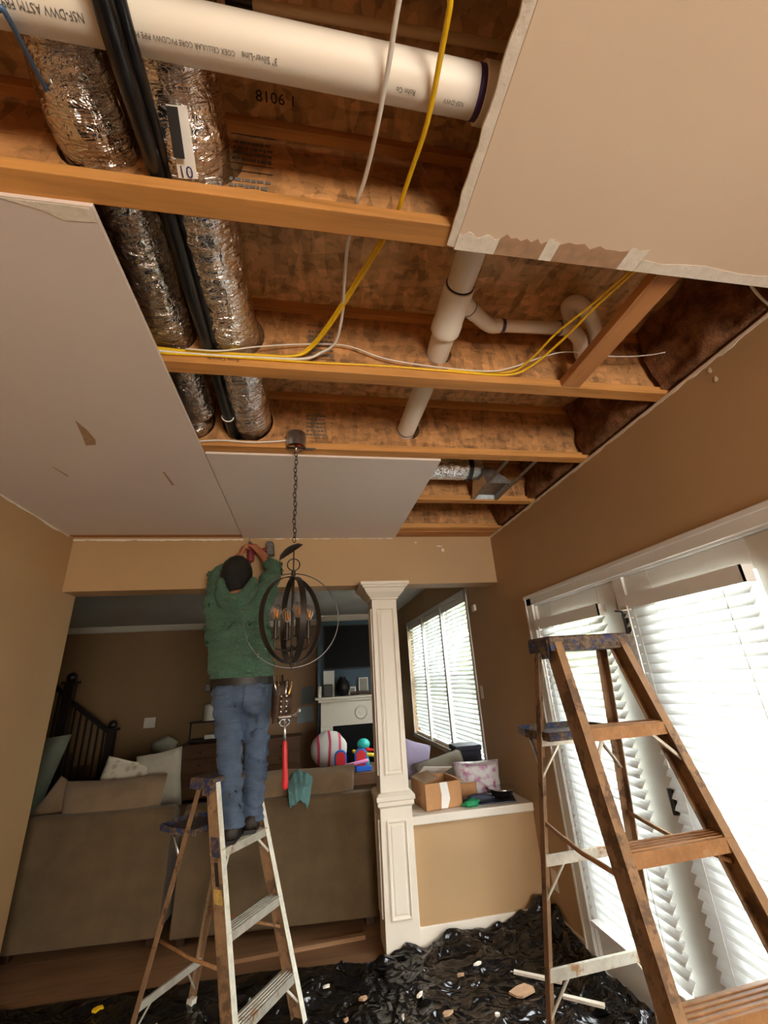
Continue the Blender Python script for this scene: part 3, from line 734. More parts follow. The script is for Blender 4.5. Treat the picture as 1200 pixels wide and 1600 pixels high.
mb = MB().add([(x, y, ZC+0.006) for x, y in q0]+[(x, y, 2.86) for x, y in q1]+[(x, y, ZC+0.0075+0.02) for x, y in [(1.15, 2.35), (1.325, 2.35), (1.325, 2.596), (1.15, 2.596)]],
   [(0, 1, 5, 4), (1, 2, 6, 5), (2, 3, 7, 6), (3, 0, 4, 7), (4, 5, 6, 7), (0, 8, 9, 1), (1, 9, 10, 2), (2, 10, 11, 3), (3, 11, 8, 0), (8, 11, 10, 9)])
obj('hopper', mb, 'galvanised', bt)
for x in (1.145, 1.322):
    obj('hanger_strap', MB().box((x-0.012, 2.032, ZC+0.002), (x+0.012, 2.61, ZC+0.006)), 'galvanised', bt)

# ================================================================== CHANDELIER
CX, CY = -0.070, 1.955
ch = thing('chandelier', 'dark bronze orb chandelier hanging on a chain from the open ceiling box', 'chandelier', (CX, CY, 1.66))
jb = obj('ceiling_box', MB().lathe((CX, CY-0.005, 0), [(0.046, ZC+0.075), (0.05, ZC+0.07), (0.05, ZC-0.006), (0.046, ZC-0.006), (0.045, ZC+0.04), (0.0, ZC+0.04)], 24), 'galvanised', ch, smooth=True, sharp=40)
obj('hanger_bar', MB().box((CX-0.045, CY-0.012, ZC-0.009), (CX+0.045, CY+0.004, ZC-0.006)), 'steel', jb)
obj('hanger_bar', MB().box((CX+0.05, CY-0.005, ZC-0.010), (CX+0.10, CY+0.006, ZC-0.004)), 'galvanised', jb)
obj('wire', MB().tube(spline([(CX+0.012, CY-0.02, ZC+0.04), (CX+0.03, CY-0.025, ZC+0.005), (CX+0.01, CY-0.02, ZC-0.002), (CX, CY-0.01, ZC+0.02)], 6), 0.0025, 6), 'red_plastic', jb, smooth=True)
obj('chain_loop', MB().tube([(CX, CY, ZC-0.03), (CX, CY, ZC+0.04)], 0.006, 10), 'steel', ch, smooth=True)
ztop, zbot = ZC-0.03, 2.225; nl = 21; lh = (ztop-zbot)/nl
lp = [V((0.008*cos(q), 0, 0.62*lh*sin(q)+0.0)) for q in [i*2*pi/14 for i in range(15)]]
link = obj('chain_link', MB().tube([p+V((CX, CY, 0)) for p in lp], 0.0022, 6), 'bronze', ch, smooth=True)
for i in range(nl):
    z = ztop-lh*(i+0.5)
    M = wmat(ch).inverted() @ Matrix.Translation((CX+0.006*sin(i*1.1)*0.4, CY, z)) @ Matrix.Rotation((i % 2)*pi/2+0.5, 4, 'Z') @ Matrix.Translation((-CX, -CY, 0)) @ wmat(ch)
    if i == 0: link.matrix_basis = M
    else: part_copy(link, ch, M)
ca = V((-0.56, -0.30, 0.78)).normalized()
obj('ceiling_canopy', MB().lathe((CX-0.012, CY, 2.175), [(0.0, 0.030), (0.02, 0.028), (0.05, 0.018), (0.064, 0.004), (0.066, 0.0), (0.058, 0.003), (0.0, 0.012)], 28, ca), 'bronze', ch, smooth=True, sharp=40)
obj('loop_ring', MB().tube([(CX+0.028*cos(q), CY, 2.115+0.028*sin(q)) for q in [i*2*pi/24 for i in range(25)]], 0.0028, 8), 'bronze', ch, smooth=True)
obj('stem', MB().tube([(CX, CY, 2.21), (CX, CY, 2.06)], 0.003, 8).tube([(CX, CY, 2.085), (CX, CY, 2.062)], 0.010, 12).tube([(CX, CY, 2.062), (CX, CY, 1.70)], 0.006, 10).tube([(CX, CY, 1.685), (CX, CY, 1.66)], [0.009, 0.004], 12), 'bronze', ch, smooth=True, sharp=40)
CZ = 1.868
for yaw, rad, wd in ((R(4), 0.206, 0.008), (R(50), 0.188, 0.026), (R(-74), 0.186, 0.026)):
    ax = V((cos(yaw), sin(yaw), 0)); nn = V((-sin(yaw), cos(yaw), 0)); mb = MB(); n = 64; vs = []; fs = []
    for i in range(n):
        q = 2*pi*i/n; d = ax*sin(q)+V((0, 0, cos(q)))
        for rr, s_ in ((rad, -1), (rad, 1), (rad-0.003, 1), (rad-0.003, -1)): vs.append(V((CX, CY, CZ))+d*rr+nn*(wd/2*s_))
    for i in range(n):
        for k in range(4): fs.append((i*4+k, i*4+(k+1) % 4, ((i+1) % n)*4+(k+1) % 4, ((i+1) % n)*4+k))
    obj('orb_ring', mb.add(vs, fs), 'bronze', ch, smooth=True, sharp=35)
for i in range(4):
    a = R(20+90*i); p = V((CX+0.074*cos(a), CY+0.074*sin(a), 1.80))
    arm = obj('candle_arm', MB().tube(spline([(CX, CY, 1.755), (CX+0.03*cos(a), CY+0.03*sin(a), 1.735), (p.x, p.y, 1.75), (p.x, p.y, 1.785)], 5), 0.004, 8), 'bronze', ch, smooth=True)
    obj('candle_sleeve', MB().lathe((p.x, p.y, 0), [(0.016, 1.785), (0.016, 1.79), (0.010, 1.792), (0.010, 1.862), (0.0, 1.862)], 14), 'bronze', arm, smooth=True, sharp=40)
    bl = obj('light_bulb', MB().lathe((p.x, p.y, 0), [(0.011, 1.862), (0.013, 1.868), (0.022, 1.885), (0.026, 1.902), (0.022, 1.918), (0.012, 1.928), (0.001, 1.931)], 18), 'bulb_glass', ch, smooth=True)
    obj('filament', MB().tube(spline([(p.x-0.006, p.y, 1.868), (p.x-0.009, p.y, 1.905), (p.x-0.003, p.y, 1.912), (p.x+0.003, p.y, 1.875), (p.x+0.008, p.y, 1.91), (p.x+0.006, p.y, 1.868)], 4), 0.0014, 6), 'filament', bl, smooth=True)

# ================================================================== GLASS DOORS, WINDOWS, BLINDS
mb = MB()
prof = [(0, 0), (-0.012, 0), (-0.022, 0.02), (-0.020, 0.075), (-0.026, 0.085), (0, 0.09)]
mb.box((XR-0.020, de-0.01, 0), (XR-0.0005, de+0.075, dz+0.055)); mb.box((XR-0.027, de+0.06, 0), (XR-0.0005, de+0.078, dz+0.058))
mb.box((XR-0.020, ds-0.075, 0), (XR-0.0005, ds+0.01, dz+0.055))
mb.box((XR-0.020, ds-0.075, dz-0.01), (XR-0.0005, de+0.078, dz+0.055)); mb.box((XR-0.030, ds-0.08, dz+0.040), (XR-0.0005, de+0.083, dz+0.064))
struct('trim_2', mb, 'door_white', 'white casing round the glass doors', bevel=0.003)
mb = MB()
mb.box((XR-0.001, de-0.02, 0), (XR+0.15, de, dz)); mb.box((XR-0.001, ds, 0), (XR+0.15, ds+0.02, dz)); mb.box((XR-0.001, ds, dz-0.02), (XR+0.15, de, dz))
mb.box((XR+0.004, 1.965, 0), (XR+0.15, 2.035, dz)); mb.box((XR+0.0, ds, 0), (XR+0.15, de, 0.02))
struct('trim_3', mb, 'door_white', 'white frame and centre post of the glass doors', bevel=0.002)
def glass_door(nm, y0, y1, label):
    d = thing(nm, label, None, (XR+0.035, (y0+y1)/2, 0.02), kind='structure')
    xa, xb = XR+0.018, XR+0.06; st = 0.165; zb, zt_ = 0.26, 1.90
    obj('stile', MB().box((xa, y0, 0.02), (xb, y0+st, dz-0.022)), 'door_white', d, bevel=0.003)
    obj('stile', MB().box((xa, y1-st, 0.02), (xb, y1, dz-0.022)), 'door_white', d, bevel=0.003)
    obj('bottom_rail', MB().box((xa, y0+st, 0.02), (xb, y1-st, zb)), 'door_white', d, bevel=0.003)
    obj('top_rail', MB().box((xa, y0+st, zt_), (xb, y1-st, dz-0.022)), 'door_white', d, bevel=0.003)
    obj('glass_pane', MB().box((XR+0.036, y0+st, zb), (XR+0.042, y1-st, zt_)), 'glass', d)
    return d
door1 = glass_door('door_1', 2.037, de-0.022, 'white glass door by the half wall')
door2 = glass_door('door_2', ds+0.022, 1.963, 'white glass door behind the tall ladder')
for z in (1.79, 1.01, 0.22):
    h = obj('hinge', MB().tube([(XR-0.006, 2.002, z-0.05), (XR-0.006, 2.002, z+0.05)], 0.009, 10).box((XR-0.004, 1.985, z-0.048), (XR+0.0035, 2.02, z+0.048)), 'leather_black', door2)
obj('latch', MB().tube([(XR-0.006, 2.002, 1.835), (XR-0.008, 2.01, 1.855), (XR-0.012, 2.05, 1.862)], 0.005, 8), 'leather_black', door2, smooth=True)
def blind(label, x, y0, y1, ztop, zbot, pitch, tilt, group=None, wide=0.05, sag=0):
    b = thing('window_blind', label, 'blind', (x, (y0+y1)/2, zbot), group)
    obj('valance', MB().box((x-0.034, y0-0.012, ztop-0.065), (x-0.026, y1+0.012, ztop)).box((x-0.034, y0-0.012, ztop-0.065), (x+0.02, y0-0.006, ztop)).box((x-0.034, y1+0.006, ztop-0.065), (x+0.02, y1+0.012, ztop)), 'door_white', b)
    obj('head_rail', MB().box((x-0.025, y0, ztop-0.045), (x+0.022, y1, ztop-0.002)), 'door_white', b)
    n = int((ztop-0.08-zbot)/pitch); s0 = None
    for i in range(n):
        z = ztop-0.085-i*pitch
        if s0 is None:
            ax = V((cos(tilt), 0, sin(tilt))); az = V((-sin(tilt), 0, cos(tilt)))
            mb = MB(); hw = wide/2
            sec = [(-hw, 0), (-hw*0.4, 0.0022), (hw*0.4, 0.0022), (hw, 0), (hw*0.4, -0.0008), (-hw*0.4, -0.0008)]
            mb.sweep(sec, (x, y0, z), (x, y1, z), ax, az)
            s0 = obj('slat', mb, 'blind_slat', b)
        else: part_copy(s0, b, Matrix.Translation((0, 0, -i*pitch)))
    obj('bottom_rail', MB().box((x-0.024, y0, zbot-0.010), (x+0.024, y1, zbot+0.008)), 'door_white', b, bevel=0.003)
    for yy in (y0+0.09, y1-0.09):
        obj('ladder_cord', MB().box((x-0.0275, yy-0.0015, zbot), (x-0.0265, yy+0.0015, ztop-0.06)), 'white_jacket', b)
    obj('tilt_wand', MB().tube([(x-0.038, y1-0.06, ztop-0.05), (x-0.04, y1-0.06, ztop-0.75)], 0.004, 8), 'white_jacket', b, smooth=True)
    return b
blind('white slat blind on the glass door nearer the half wall', 1.590, 2.125, 2.815, 1.915, 0.27, 0.043, R(48))
blind('white slat blind on the glass door behind the tall brown stepladder', 1.590, 1.285, 1.945, 1.915, 0.27, 0.043, R(48))
# living room windows, three side by side
ys = [ws, ws+(we-ws)/3, ws+2*(we-ws)/3, we]
for i in range(3):
    y0, y1 = ys[i]+0.02, ys[i+1]-0.02
    wn = thing('window_%d' % (i+1), 'living room window with white blind', None, (XR+0.08, (y0+y1)/2, wz0), kind='structure')
    mb = MB()
    for a, b in (((y0-0.02, wz0), (y0+0.04, wz1)), ((y1-0.04, wz0), (y1+0.02, wz1)), ((y0, wz0), (y1, wz0+0.05)), ((y0, wz1-0.05), (y1, wz1)), ((y0, 1.57), (y1, 1.61))):
        mb.box((XR+0.07, a[0], a[1]), (XR+0.12, b[0], b[1]))
    obj('frame', mb, 'door_white', wn)
    obj('glass_pane', MB().box((XR+0.092, y0, wz0), (XR+0.097, y1, wz1)), 'glass', wn)
    blind(('white window blind beside the wall thermostat', 'white window blind between its two neighbours over the sofa pillows', 'white window blind next to the dark fireplace corner')[i], XR+0.032, y0+0.03, y1-0.03, wz1-0.01, wz0+0.03, 0.046, R(50))
mb = MB()
mb.box((XR-0.012, ws-0.045, wz0-0.05), (XR-0.0005, ws+0.005, wz1+0.05)); mb.box((XR-0.012, we-0.005, wz0-0.05), (XR-0.0005, we+0.045, wz1+0.05))
mb.box((XR-0.012, ws-0.045, wz1-0.005), (XR-0.0005, we+0.045, wz1+0.05)); mb.box((XR-0.02, ws-0.045, wz0-0.05), (XR-0.0005, we+0.045, wz0+0.0))
for y in ys[1:3]: mb.box((XR-0.012, y-0.03, wz0), (XR+0.12, y+0.03, wz1))
struct('trim_4', mb, 'door_white', 'white window casing in the living room', bevel=0.002)
tag(obj('thermostat', MB().box((XR-0.025, 3.985, 2.165), (XR-0.0005, 4.055, 2.225)), 'white_trim', bevel=0.006), 'small white sensor box on the wall beside the window blind', 'sensor')
tag(obj('wall_outlet', MB().box((XR-0.006, 3.235, 0.235), (XR-0.0005, 3.305, 0.35)), 'white_trim', bevel=0.003), 'white outlet plate low on the tan wall by the half wall', 'outlet')
tag(obj('wall_switch', MB().box((XR-0.006, 4.09, 1.37), (XR-0.0005, 4.15, 1.48)), 'white_trim', bevel=0.003), 'pale switch plate on the tan wall below the sensor box', 'switch')
struct('baseboard_right', MB().box((XR-0.014, de+0.08, 0), (XR-0.0005, YH-0.001, 0.10)), 'white_trim', bevel=0.003)
struct('baseboard_half', MB().box((0.715, YH-0.014, 0), (XR-0.015, YH-0.0005, 0.10)), 'white_trim', bevel=0.003)
struct('baseboard_left', MB().box((XL+0.0005, YB, 0), (XL+0.014, 3.63, 0.10)), 'white_trim', bevel=0.003)
struct('baseboard_far', MB().box((-5.2, YF-0.014, 0), (0.17, YF-0.0005, 0.12)), 'white_trim', bevel=0.003)
ledge = struct('trim_5', MB().box((0.70, YH-0.028, 0.646), (XR-0.002, 3.885, 0.700)), 'white_trim', 'white ledge on top of the half wall', bevel=0.008)
tag(obj('transition_strip', MB().sweep([(-0.035, 0), (-0.02, 0.016), (0.02, 0.016), (0.035, 0)], (-0.47, 3.625, 0.0005), (0.39, 3.655, 0.0005), (0, 1, 0), (0, 0, 1)), 'strip_wood'), 'pale wooden floor strip lying before the sofa', 'floor strip')

# ================================================================== COLUMN
px0, px1, py0, py1 = 0.492, 0.708, 3.372, 3.588
col = thing('column', 'cream panelled square column standing at the end of the half wall', 'column', ((px0+px1)/2, (py0+py1)/2, 0))
obj('shaft', MB().box((px0+0.008, py0+0.008, 0.80), (px1-0.008, py1-0.008, 2.20)), 'white_trim', col, bevel=0.003)
obj('pedestal', MB().box((px0-0.004, py0-0.004, 0), (px1+0.004, py1+0.004, 0.79)), 'white_trim', col, bevel=0.004)
cxm, cym = (px0+px1)/2, (py0+py1)/2
def sq_lathe(prof):
    mb = MB(); vs = []; fs = []
    for h, z in prof: vs += [(cxm-h, cym-h, z), (cxm+h, cym-h, z), (cxm+h, cym+h, z), (cxm-h, cym+h, z)]
    for i in range(len(prof)-1):
        for k in range(4): fs.append((i*4+k, i*4+(k+1) % 4, (i+1)*4+(k+1) % 4, (i+1)*4+k))
    return mb.add(vs, fs+[(3, 2, 1, 0), tuple(range(len(prof)*4-4, len(prof)*4))])
obj('capital', sq_lathe([(0.100, 2.19), (0.112, 2.195), (0.112, 2.205), (0.118, 2.21), (0.150, 2.245), (0.166, 2.275), (0.182, 2.285), (0.182, 2.295), (0.196, 2.30), (0.196, 2.323)]), 'white_trim', col)
obj('belt_moulding', sq_lathe([(0.112, 0.775), (0.120, 0.785), (0.126, 0.79), (0.126, 0.815), (0.134, 0.82), (0.134, 0.845), (0.118, 0.86), (0.105, 0.865)]), 'white_trim', col)
def col_panel(x0, x1, z0, z1, face, y):
    def P(a, z, d): return (a, y-d, z) if face == 'f' else (y-d, a, z)
    mb = MB(); r_ = [(0, 0.0), (0, 0.010), (0.008, 0.012), (0.016, 0.004), (0.024, 0.003), (0.032, 0.006)]
    vs = []; fs = []
    for ins, d in r_: vs += [P(x0+ins, z0+ins, d), P(x1-ins, z0+ins, d), P(x1-ins, z1-ins, d), P(x0+ins, z1-ins, d)]
    for i in range(len(r_)-1):
        for k in range(4): fs.append((i*4+k, i*4+(k+1) % 4, (i+1)*4+(k+1) % 4, (i+1)*4+k))
    fs.append(tuple(range(len(vs)-4, len(vs))))
    obj('raised_panel', mb.add(vs, fs), 'white_trim', col)
col_panel(0.535, 0.672, 0.965, 2.125, 'f', py0+0.008); col_panel(0.530, 0.668, 0.175, 0.705, 'f', py0-0.004)
col_panel(3.415, 3.552, 0.965, 2.125, 's', px0+0.008); col_panel(3.412, 3.548, 0.175, 0.705, 's', px0-0.004)

# ================================================================== STEP LADDERS
def ladder(label, p, nsteps, rail_m, edge_m, step_m, tray, rear_bars, spread_t):
    x0, y0, th, zt, wt, wb, vf0, vfb, wrt, wrb, vr0, vrb = p
    vdir = V((cos(th), sin(th), 0)); udir = V((-sin(th), cos(th), 0)); o = V((x0, y0, 0))
    def F(u, z): q = 1-z/zt; return o+vdir*(vf0+(vfb-vf0)*q)+udir*(u*(wt+(wb-wt)*q))+V((0, 0, z))
    def B(u, z): q = 1-z/zt; return o-vdir*(vr0+(vrb-vr0)*q)+udir*(u*(wrt+(wrb-wrt)*q))+V((0, 0, z))
    L = thing('step_ladder', label, 'ladder', (x0, y0, 0))
    Z0 = V((0, 0, 0.004))
    for u in (1, -1):
        a, b = F(u, 0)+Z0, F(u, zt-0.02); d = 0.036
        pr = [(0, -d), (u*-0.028, -d), (u*-0.028, -d+0.004), (u*-0.004, -d+0.004), (u*-0.004, d-0.004), (u*-0.028, d-0.004), (u*-0.028, d), (0, d)]
        pr = [(q+u*0.004, v) for q, v in pr]
        r_ = obj('front_rail', MB().sweep(pr, a, b, udir, vdir), rail_m, L)
        obj('rail_edge', MB().sweep([(u*0.006, d), (u*-0.025, d), (u*-0.025, d+0.0025), (u*0.006, d+0.0025)], a, b, udir, vdir), edge_m, r_)
        obj('rail_foot', MB().sweep([(u*0.008, -d-0.003), (u*-0.03, -d-0.003), (u*-0.03, d+0.003), (u*0.008, d+0.003)], a-Z0*0.9, a.lerp(b, 0.05), udir, vdir), 'leather_black', r_)
        a, b = B(u, 0)+Z0, B(u, zt-0.02); d = 0.015
        pr = [(u*0.004, -d), (u*-0.026, -d), (u*-0.026, -d+0.004), (0, -d+0.004), (0, d), (u*0.004, d)]
        r_ = obj('rear_rail', MB().sweep(pr, a, b, udir, vdir), 'fiberglass_dark', L)
        obj('rail_foot', MB().sweep([(u*0.007, -d-0.004), (u*-0.028, -d-0.004), (u*-0.028, d+0.003), (u*0.007, d+0.003)], a-Z0*0.9, a.lerp(b, 0.035), udir, vdir), 'rail_edge', r_)
    for k in range(1, nsteps+1):
        z = zt-0.305*k
        if z < 0.1: break
        c0, c1 = F(1, z), F(-1, z); hw = 0.040
        s_ = obj('step', MB().sweep([(-hw, 0), (hw, 0), (hw, -0.038), (hw-0.004, -0.038), (hw-0.004, -0.004), (-hw+0.004, -0.004), (-hw+0.004, -0.030), (-hw, -0.030)], c0-udir*0.004, c1+udir*0.004, vdir, V((0, 0, 1))), step_m, L)
        for v in (-0.025, -0.008, 0.009, 0.026):
            obj('tread_rib', MB().sweep([(v-0.004, 0.0002), (v-0.002, 0.003), (v+0.002, 0.003), (v+0.004, 0.0002)], c0-udir*0.012, c1+udir*0.012, vdir, V((0, 0, 1))), step_m, s_)
        if k in (1, nsteps) or z < 0.35:
            for c, u in ((c0, 1), (c1, -1)):
                g = F(u, z-0.11)+vdir*0.02
                obj('knee_brace', MB().tube([c-udir*(u*0.075)+vdir*0.02-V((0, 0, 0.03)), g-udir*u*0.012], 0.006, 6), 'rail_edge', s_)
    # rear cross bars with braces
    for z in rear_bars:
        c0, c1 = B(1, z), B(-1, z)
        rb = obj('rear_bar', MB().sweep([(-0.006, -0.016), (0.006, -0.016), (0.006, 0.016), (-0.006, 0.016)], c0, c1, vdir, V((0, 0, 1))), 'step_metal' if z < 1.2 else 'rail_edge', L)
        for u in (1, -1):
            obj('rear_brace', MB().tube([B(u, z)-udir*(u*0.09), B(u, z-0.12)-udir*u*0.005], 0.005, 6), 'step_metal', rb)
    zs = zt*spread_t
    for u in (1, -1):
        f_, b_ = F(u, zs), B(u, zs+0.03); mid = f_.lerp(b_, 0.5)-V((0, 0, 0.012))
        obj('spreader', MB().tube([f_-udir*u*0.012, mid-udir*u*0.012, b_-udir*u*0.012], 0.0075, 8), 'step_brown', L, smooth=True)
    # cap
    hw = wt+0.026; cf, cb = vf0+0.045, -(vr0+0.035); prof = []
    mb = MB(); n = 12; vs = []
    for i, (ins, z) in enumerate(((0.0, zt-0.055), (0.0, zt-0.006), (0.006, zt))):
        for u, v in ((-hw+ins, cb+ins), (hw-ins, cb+ins), (hw-ins, cf-ins), (-hw+ins, cf-ins)): vs.append(o+udir*u+vdir*v+V((0, 0, z)))
    mb.add(vs, [(3, 2, 1, 0), (8, 9, 10, 11)]+[(i*4+k, i*4+(k+1) % 4, (i+1)*4+(k+1) % 4, (i+1)*4+k) for i in range(2) for k in range(4)])
    cap = obj('top_cap', mb, 'cap_blue', L, bevel=0.004)
    for u in (1, -1):
        obj('cap_bracket', MB().sweep([(-0.032, 0), (0.032, 0), (0.024, -0.07), (-0.024, -0.07)], o+udir*(u*(hw+0.001))+vdir*(vf0)+V((0, 0, zt-0.01)), o+udir*(u*(hw+0.003))+vdir*(vf0)+V((0, 0, zt-0.01)), vdir, V((0, 0, 1))), 'cap_blue', cap)
    # folding pail shelf behind
    z = zt-tray; c = B(0, z); ra = 0.245
    mb = MB(); w_ = wrt+0.012
    pts = [(-w_, 0.05), (w_, 0.05), (w_+0.005, -0.12), (w_*0.8, -ra), (-w_*0.8, -ra), (-w_-0.005, -0.12)]
    mb.poly([c+udir*u+vdir*v+V((0, 0, 0)) for u, v in pts], (0, 0, -0.008))
    for i in range(len(pts)):
        a = c+udir*pts[i][0]+vdir*pts[i][1]; b = c+udir*pts[(i+1) % 6][0]+vdir*pts[(i+1) % 6][1]
        mb.poly([a, b, b+V((0, 0, 0.022)), a+V((0, 0, 0.022))], (c-a).normalized()*0.006)
    tr_ = obj('pail_shelf', mb, 'cap_blue', L)
    for u in (1, -1):
        obj('shelf_arm', MB().tube([c+udir*u*w_*0.9-vdir*0.12-V((0, 0, 0.01)), B(u, z-0.13)-udir*u*0.01], 0.006, 6), 'steel', tr_)
    return L
LAD = ladder('tall brown stepladder with blue cap, in front of the glass doors', (1.053, 1.597, -1.528, 1.712, .147, .262, .036, .571, .150, .253, .043, .359), 5, 'fiberglass', 'fiberglass', 'step_brown', 0.36, (1.34, 0.95, 0.61, 0.27), 0.605)
LAD2 = ladder('short stepladder with pale rail edges, under the worker', (-0.458, 2.921, -0.604, 1.157, .156, .234, .044, .384, .125, .202, .047, .320), 3, 'fiberglass', 'rail_edge', 'step_metal', 0.27, (0.20,), 0.36)

def rail_label(L, p, u, z0, z1, m, nm='warning_label', w=0.026):
    x0, y0, th, zt, wt, wb, vf0, vfb = p[:8]
    vd = V((cos(th), sin(th), 0)); ud = V((-sin(th), cos(th), 0))
    def F(z): q = 1-z/zt; return V((x0, y0, z))+vd*(vf0+(vfb-vf0)*q)+ud*(u*(wt+(wb-wt)*q+0.0048))
    obj(nm, MB().poly([F(z0)-vd*w, F(z0)+vd*w, F(z1)+vd*w, F(z1)-vd*w], ud*(u*0.0006)), m, L)
PL1 = (-0.458, 2.921, -0.604, 1.157, .156, .234, .044, .384)
rail_label(LAD2, PL1, -1, 0.645, 0.70, 'yellow_label'); rail_label(LAD2, PL1, -1, 0.71, 0.80, 'ink', 'dark_label', 0.012); rail_label(LAD2, PL1, -1, 0.82, 0.90, 'cap_blue', 'blue_label')

# ================================================================== WORKER
ZF = 0.856
W = thing('person', 'person in green hoodie and blue jeans drilling overhead on the short ladder', 'person', (-0.36, 2.85, ZF))
pel = V((-0.400, 2.93, 1.585)); chest = V((-0.455, 2.99, 1.95)); neckb = V((-0.482, 3.02, 2.155))
hd = V((-0.498, 3.045, 2.335))
Ls, Le, Lw = V((-0.622, 3.03, 2.12)), at(340, 900, y=3.20), at(374, 869, y=3.32)
Rs, Re, Rw = V((-0.325, 3.03, 2.12)), at(428, 890, y=3.16), at(408, 864, y=3.29)
Lk, La = at(359, 1190, y=2.86), at(363, 1283, y=2.79)
Rk, Ra = at(399, 1185, y=2.97), at(393, 1275, y=2.93)
Lh, Rh = pel+V((-0.085, 0, -0.02)), pel+V((0.085, 0.01, -0.02))
# continuous body: head, neck, trunk, arms with hands, legs
mb = MB()
mb.ball(hd+V((0, 0, 0.01)), 0.078, 0.094, 0.112, 18, 14); mb.ball(hd+V((0, 0.035, -0.055)), 0.052, 0.06, 0.055, 14, 10)
mb.tube([neckb-V((0, 0, 0.05)), hd-V((0, 0, 0.04))], [0.062, 0.052], 14, round_caps=True)
for s_ in (-1, 1): mb.ball(hd+V((s_*0.080, 0.005, -0.005)), 0.012, 0.020, 0.032, 8, 6)
mb.ball(hd+V((0, 0.100, -0.012)), 0.014, 0.020, 0.026, 8, 6)      # nose
for s_ in (-1, 1): mb.ball(hd+V((s_*0.032, 0.082, 0.012)), 0.016, 0.014, 0.012, 8, 6)
mb.ball(hd+V((0, 0.090, -0.058)), 0.024, 0.012, 0.010, 8, 6)
mb.tube([neckb, chest, pel], [0.10, 0.125, 0.115], 16, round_caps=True, ell=(0.72, (1, 0, 0)))
for sh, el_, wr in ((Ls, Le, Lw), (Rs, Re, Rw)):
    mb.tube([chest.lerp(sh, 0.7), sh, el_], [0.06, 0.055, 0.042], 12, round_caps=True); mb.tube([el_, wr], [0.042, 0.028], 12, round_caps=True)
for hp_, kn, an in ((Lh, Lk, La), (Rh, Rk, Ra)):
    mb.tube([hp_, kn], [0.075, 0.052], 12, round_caps=True); mb.tube([kn, an], [0.046, 0.030], 12, round_caps=True)
def hand(wr, pdir, ndir, thumb_side, grip):
    """palm with four curled fingers and a thumb leaving the palm's side; pdir along the hand, ndir palm normal"""
    pdir = V(pdir).normalized(); ndir = (V(ndir)-pdir*V(ndir).dot(pdir)).normalized(); sd = pdir.cross(ndir)*thumb_side
    for k in range(4):
        r0 = wr+sd*(0.024-0.016*k); mb.tube([r0+pdir*0.005, r0+pdir*0.085], [0.0125, 0.0105], 8, round_caps=True)
    for k, ln in enumerate((0.072, 0.080, 0.074, 0.060)):
        p = wr+sd*(0.028-0.019*k)+pdir*0.088; d = pdir.copy(); pts = [p]
        for seg in range(3):
            ang = grip*(0.55, 1.0, 0.75)[seg]; ax_ = sd*thumb_side
            d = (d*cos(ang)+ndir*sin(ang)).normalized() if seg == 0 else (Matrix.Rotation(0, 3, 'X') @ d)
            if seg: 
                side = d.cross(ndir); perp = (ndir-d*ndir.dot(d)); perp = perp.normalized() if perp.length > 0.05 else -pdir
                if d.dot(pdir) < 0.1: perp = -pdir
                d = (d*cos(ang)+perp*sin(ang)).normalized()
            pts.append(pts[-1]+d*ln*(0.42, 0.33, 0.25)[seg])
        mb.tube(pts, [0.0098, 0.0092, 0.0085, 0.0075], 8, round_caps=True)
    t0 = wr+sd*0.030+pdir*0.030
    t1 = t0+(sd*0.7+pdir*0.55+ndir*0.45).normalized()*0.036; t2 = t1+(pdir*0.75+ndir*0.6).normalized()*0.030; t3 = t2+(pdir*0.5+ndir*0.75-sd*0.2).normalized()*0.022
    mb.tube([t0-sd*0.01, t1, t2, t3], [0.0145, 0.0115, 0.0105, 0.009], 8, round_caps=True)
hand(Lw, (0.30, 0.18, 0.92), (0.75, 0.55, -0.2), 1, 0.9)
hand(Rw, (-0.62, 0.20, 0.72), (-0.45, 0.65, -0.45), -1, 0.9)
body = organic('body', mb, 'skin', W, 0.0062, 3)
# hair cap
mb = MB()
n, m = 26, 14; vs = []; fs = []
for i in range(m+1):
    for k in range(n):
        q = 2*pi*k/n; back = 0.5-0.5*sin(q)                     # back of the head is toward -y
        th = (0.42+0.36*back)*pi*i/m
        d = V((sin(th)*cos(q), sin(th)*sin(q), cos(th))); j = 1.0+0.035*mnoise.noise(d*9)+0.02*mnoise.noise(d*24)
        vs.append(hd+V((0, 0, 0.0))+V((d.x*0.106, d.y*0.118, d.z*0.138))*j)
for i in range(m):
    for k in range(n): fs.append((i*n+k, (i+1)*n+k, (i+1)*n+(k+1) % n, i*n+(k+1) % n))
fs.append(tuple(range(m*n, (m+1)*n)))
mb.add(vs, fs); mb.ball(hd+V((0, -0.045, -0.085)), 0.066, 0.058, 0.062, 18, 10, 0.15, 3)
organic('hair', mb, 'hair', W, 0.006, 2)
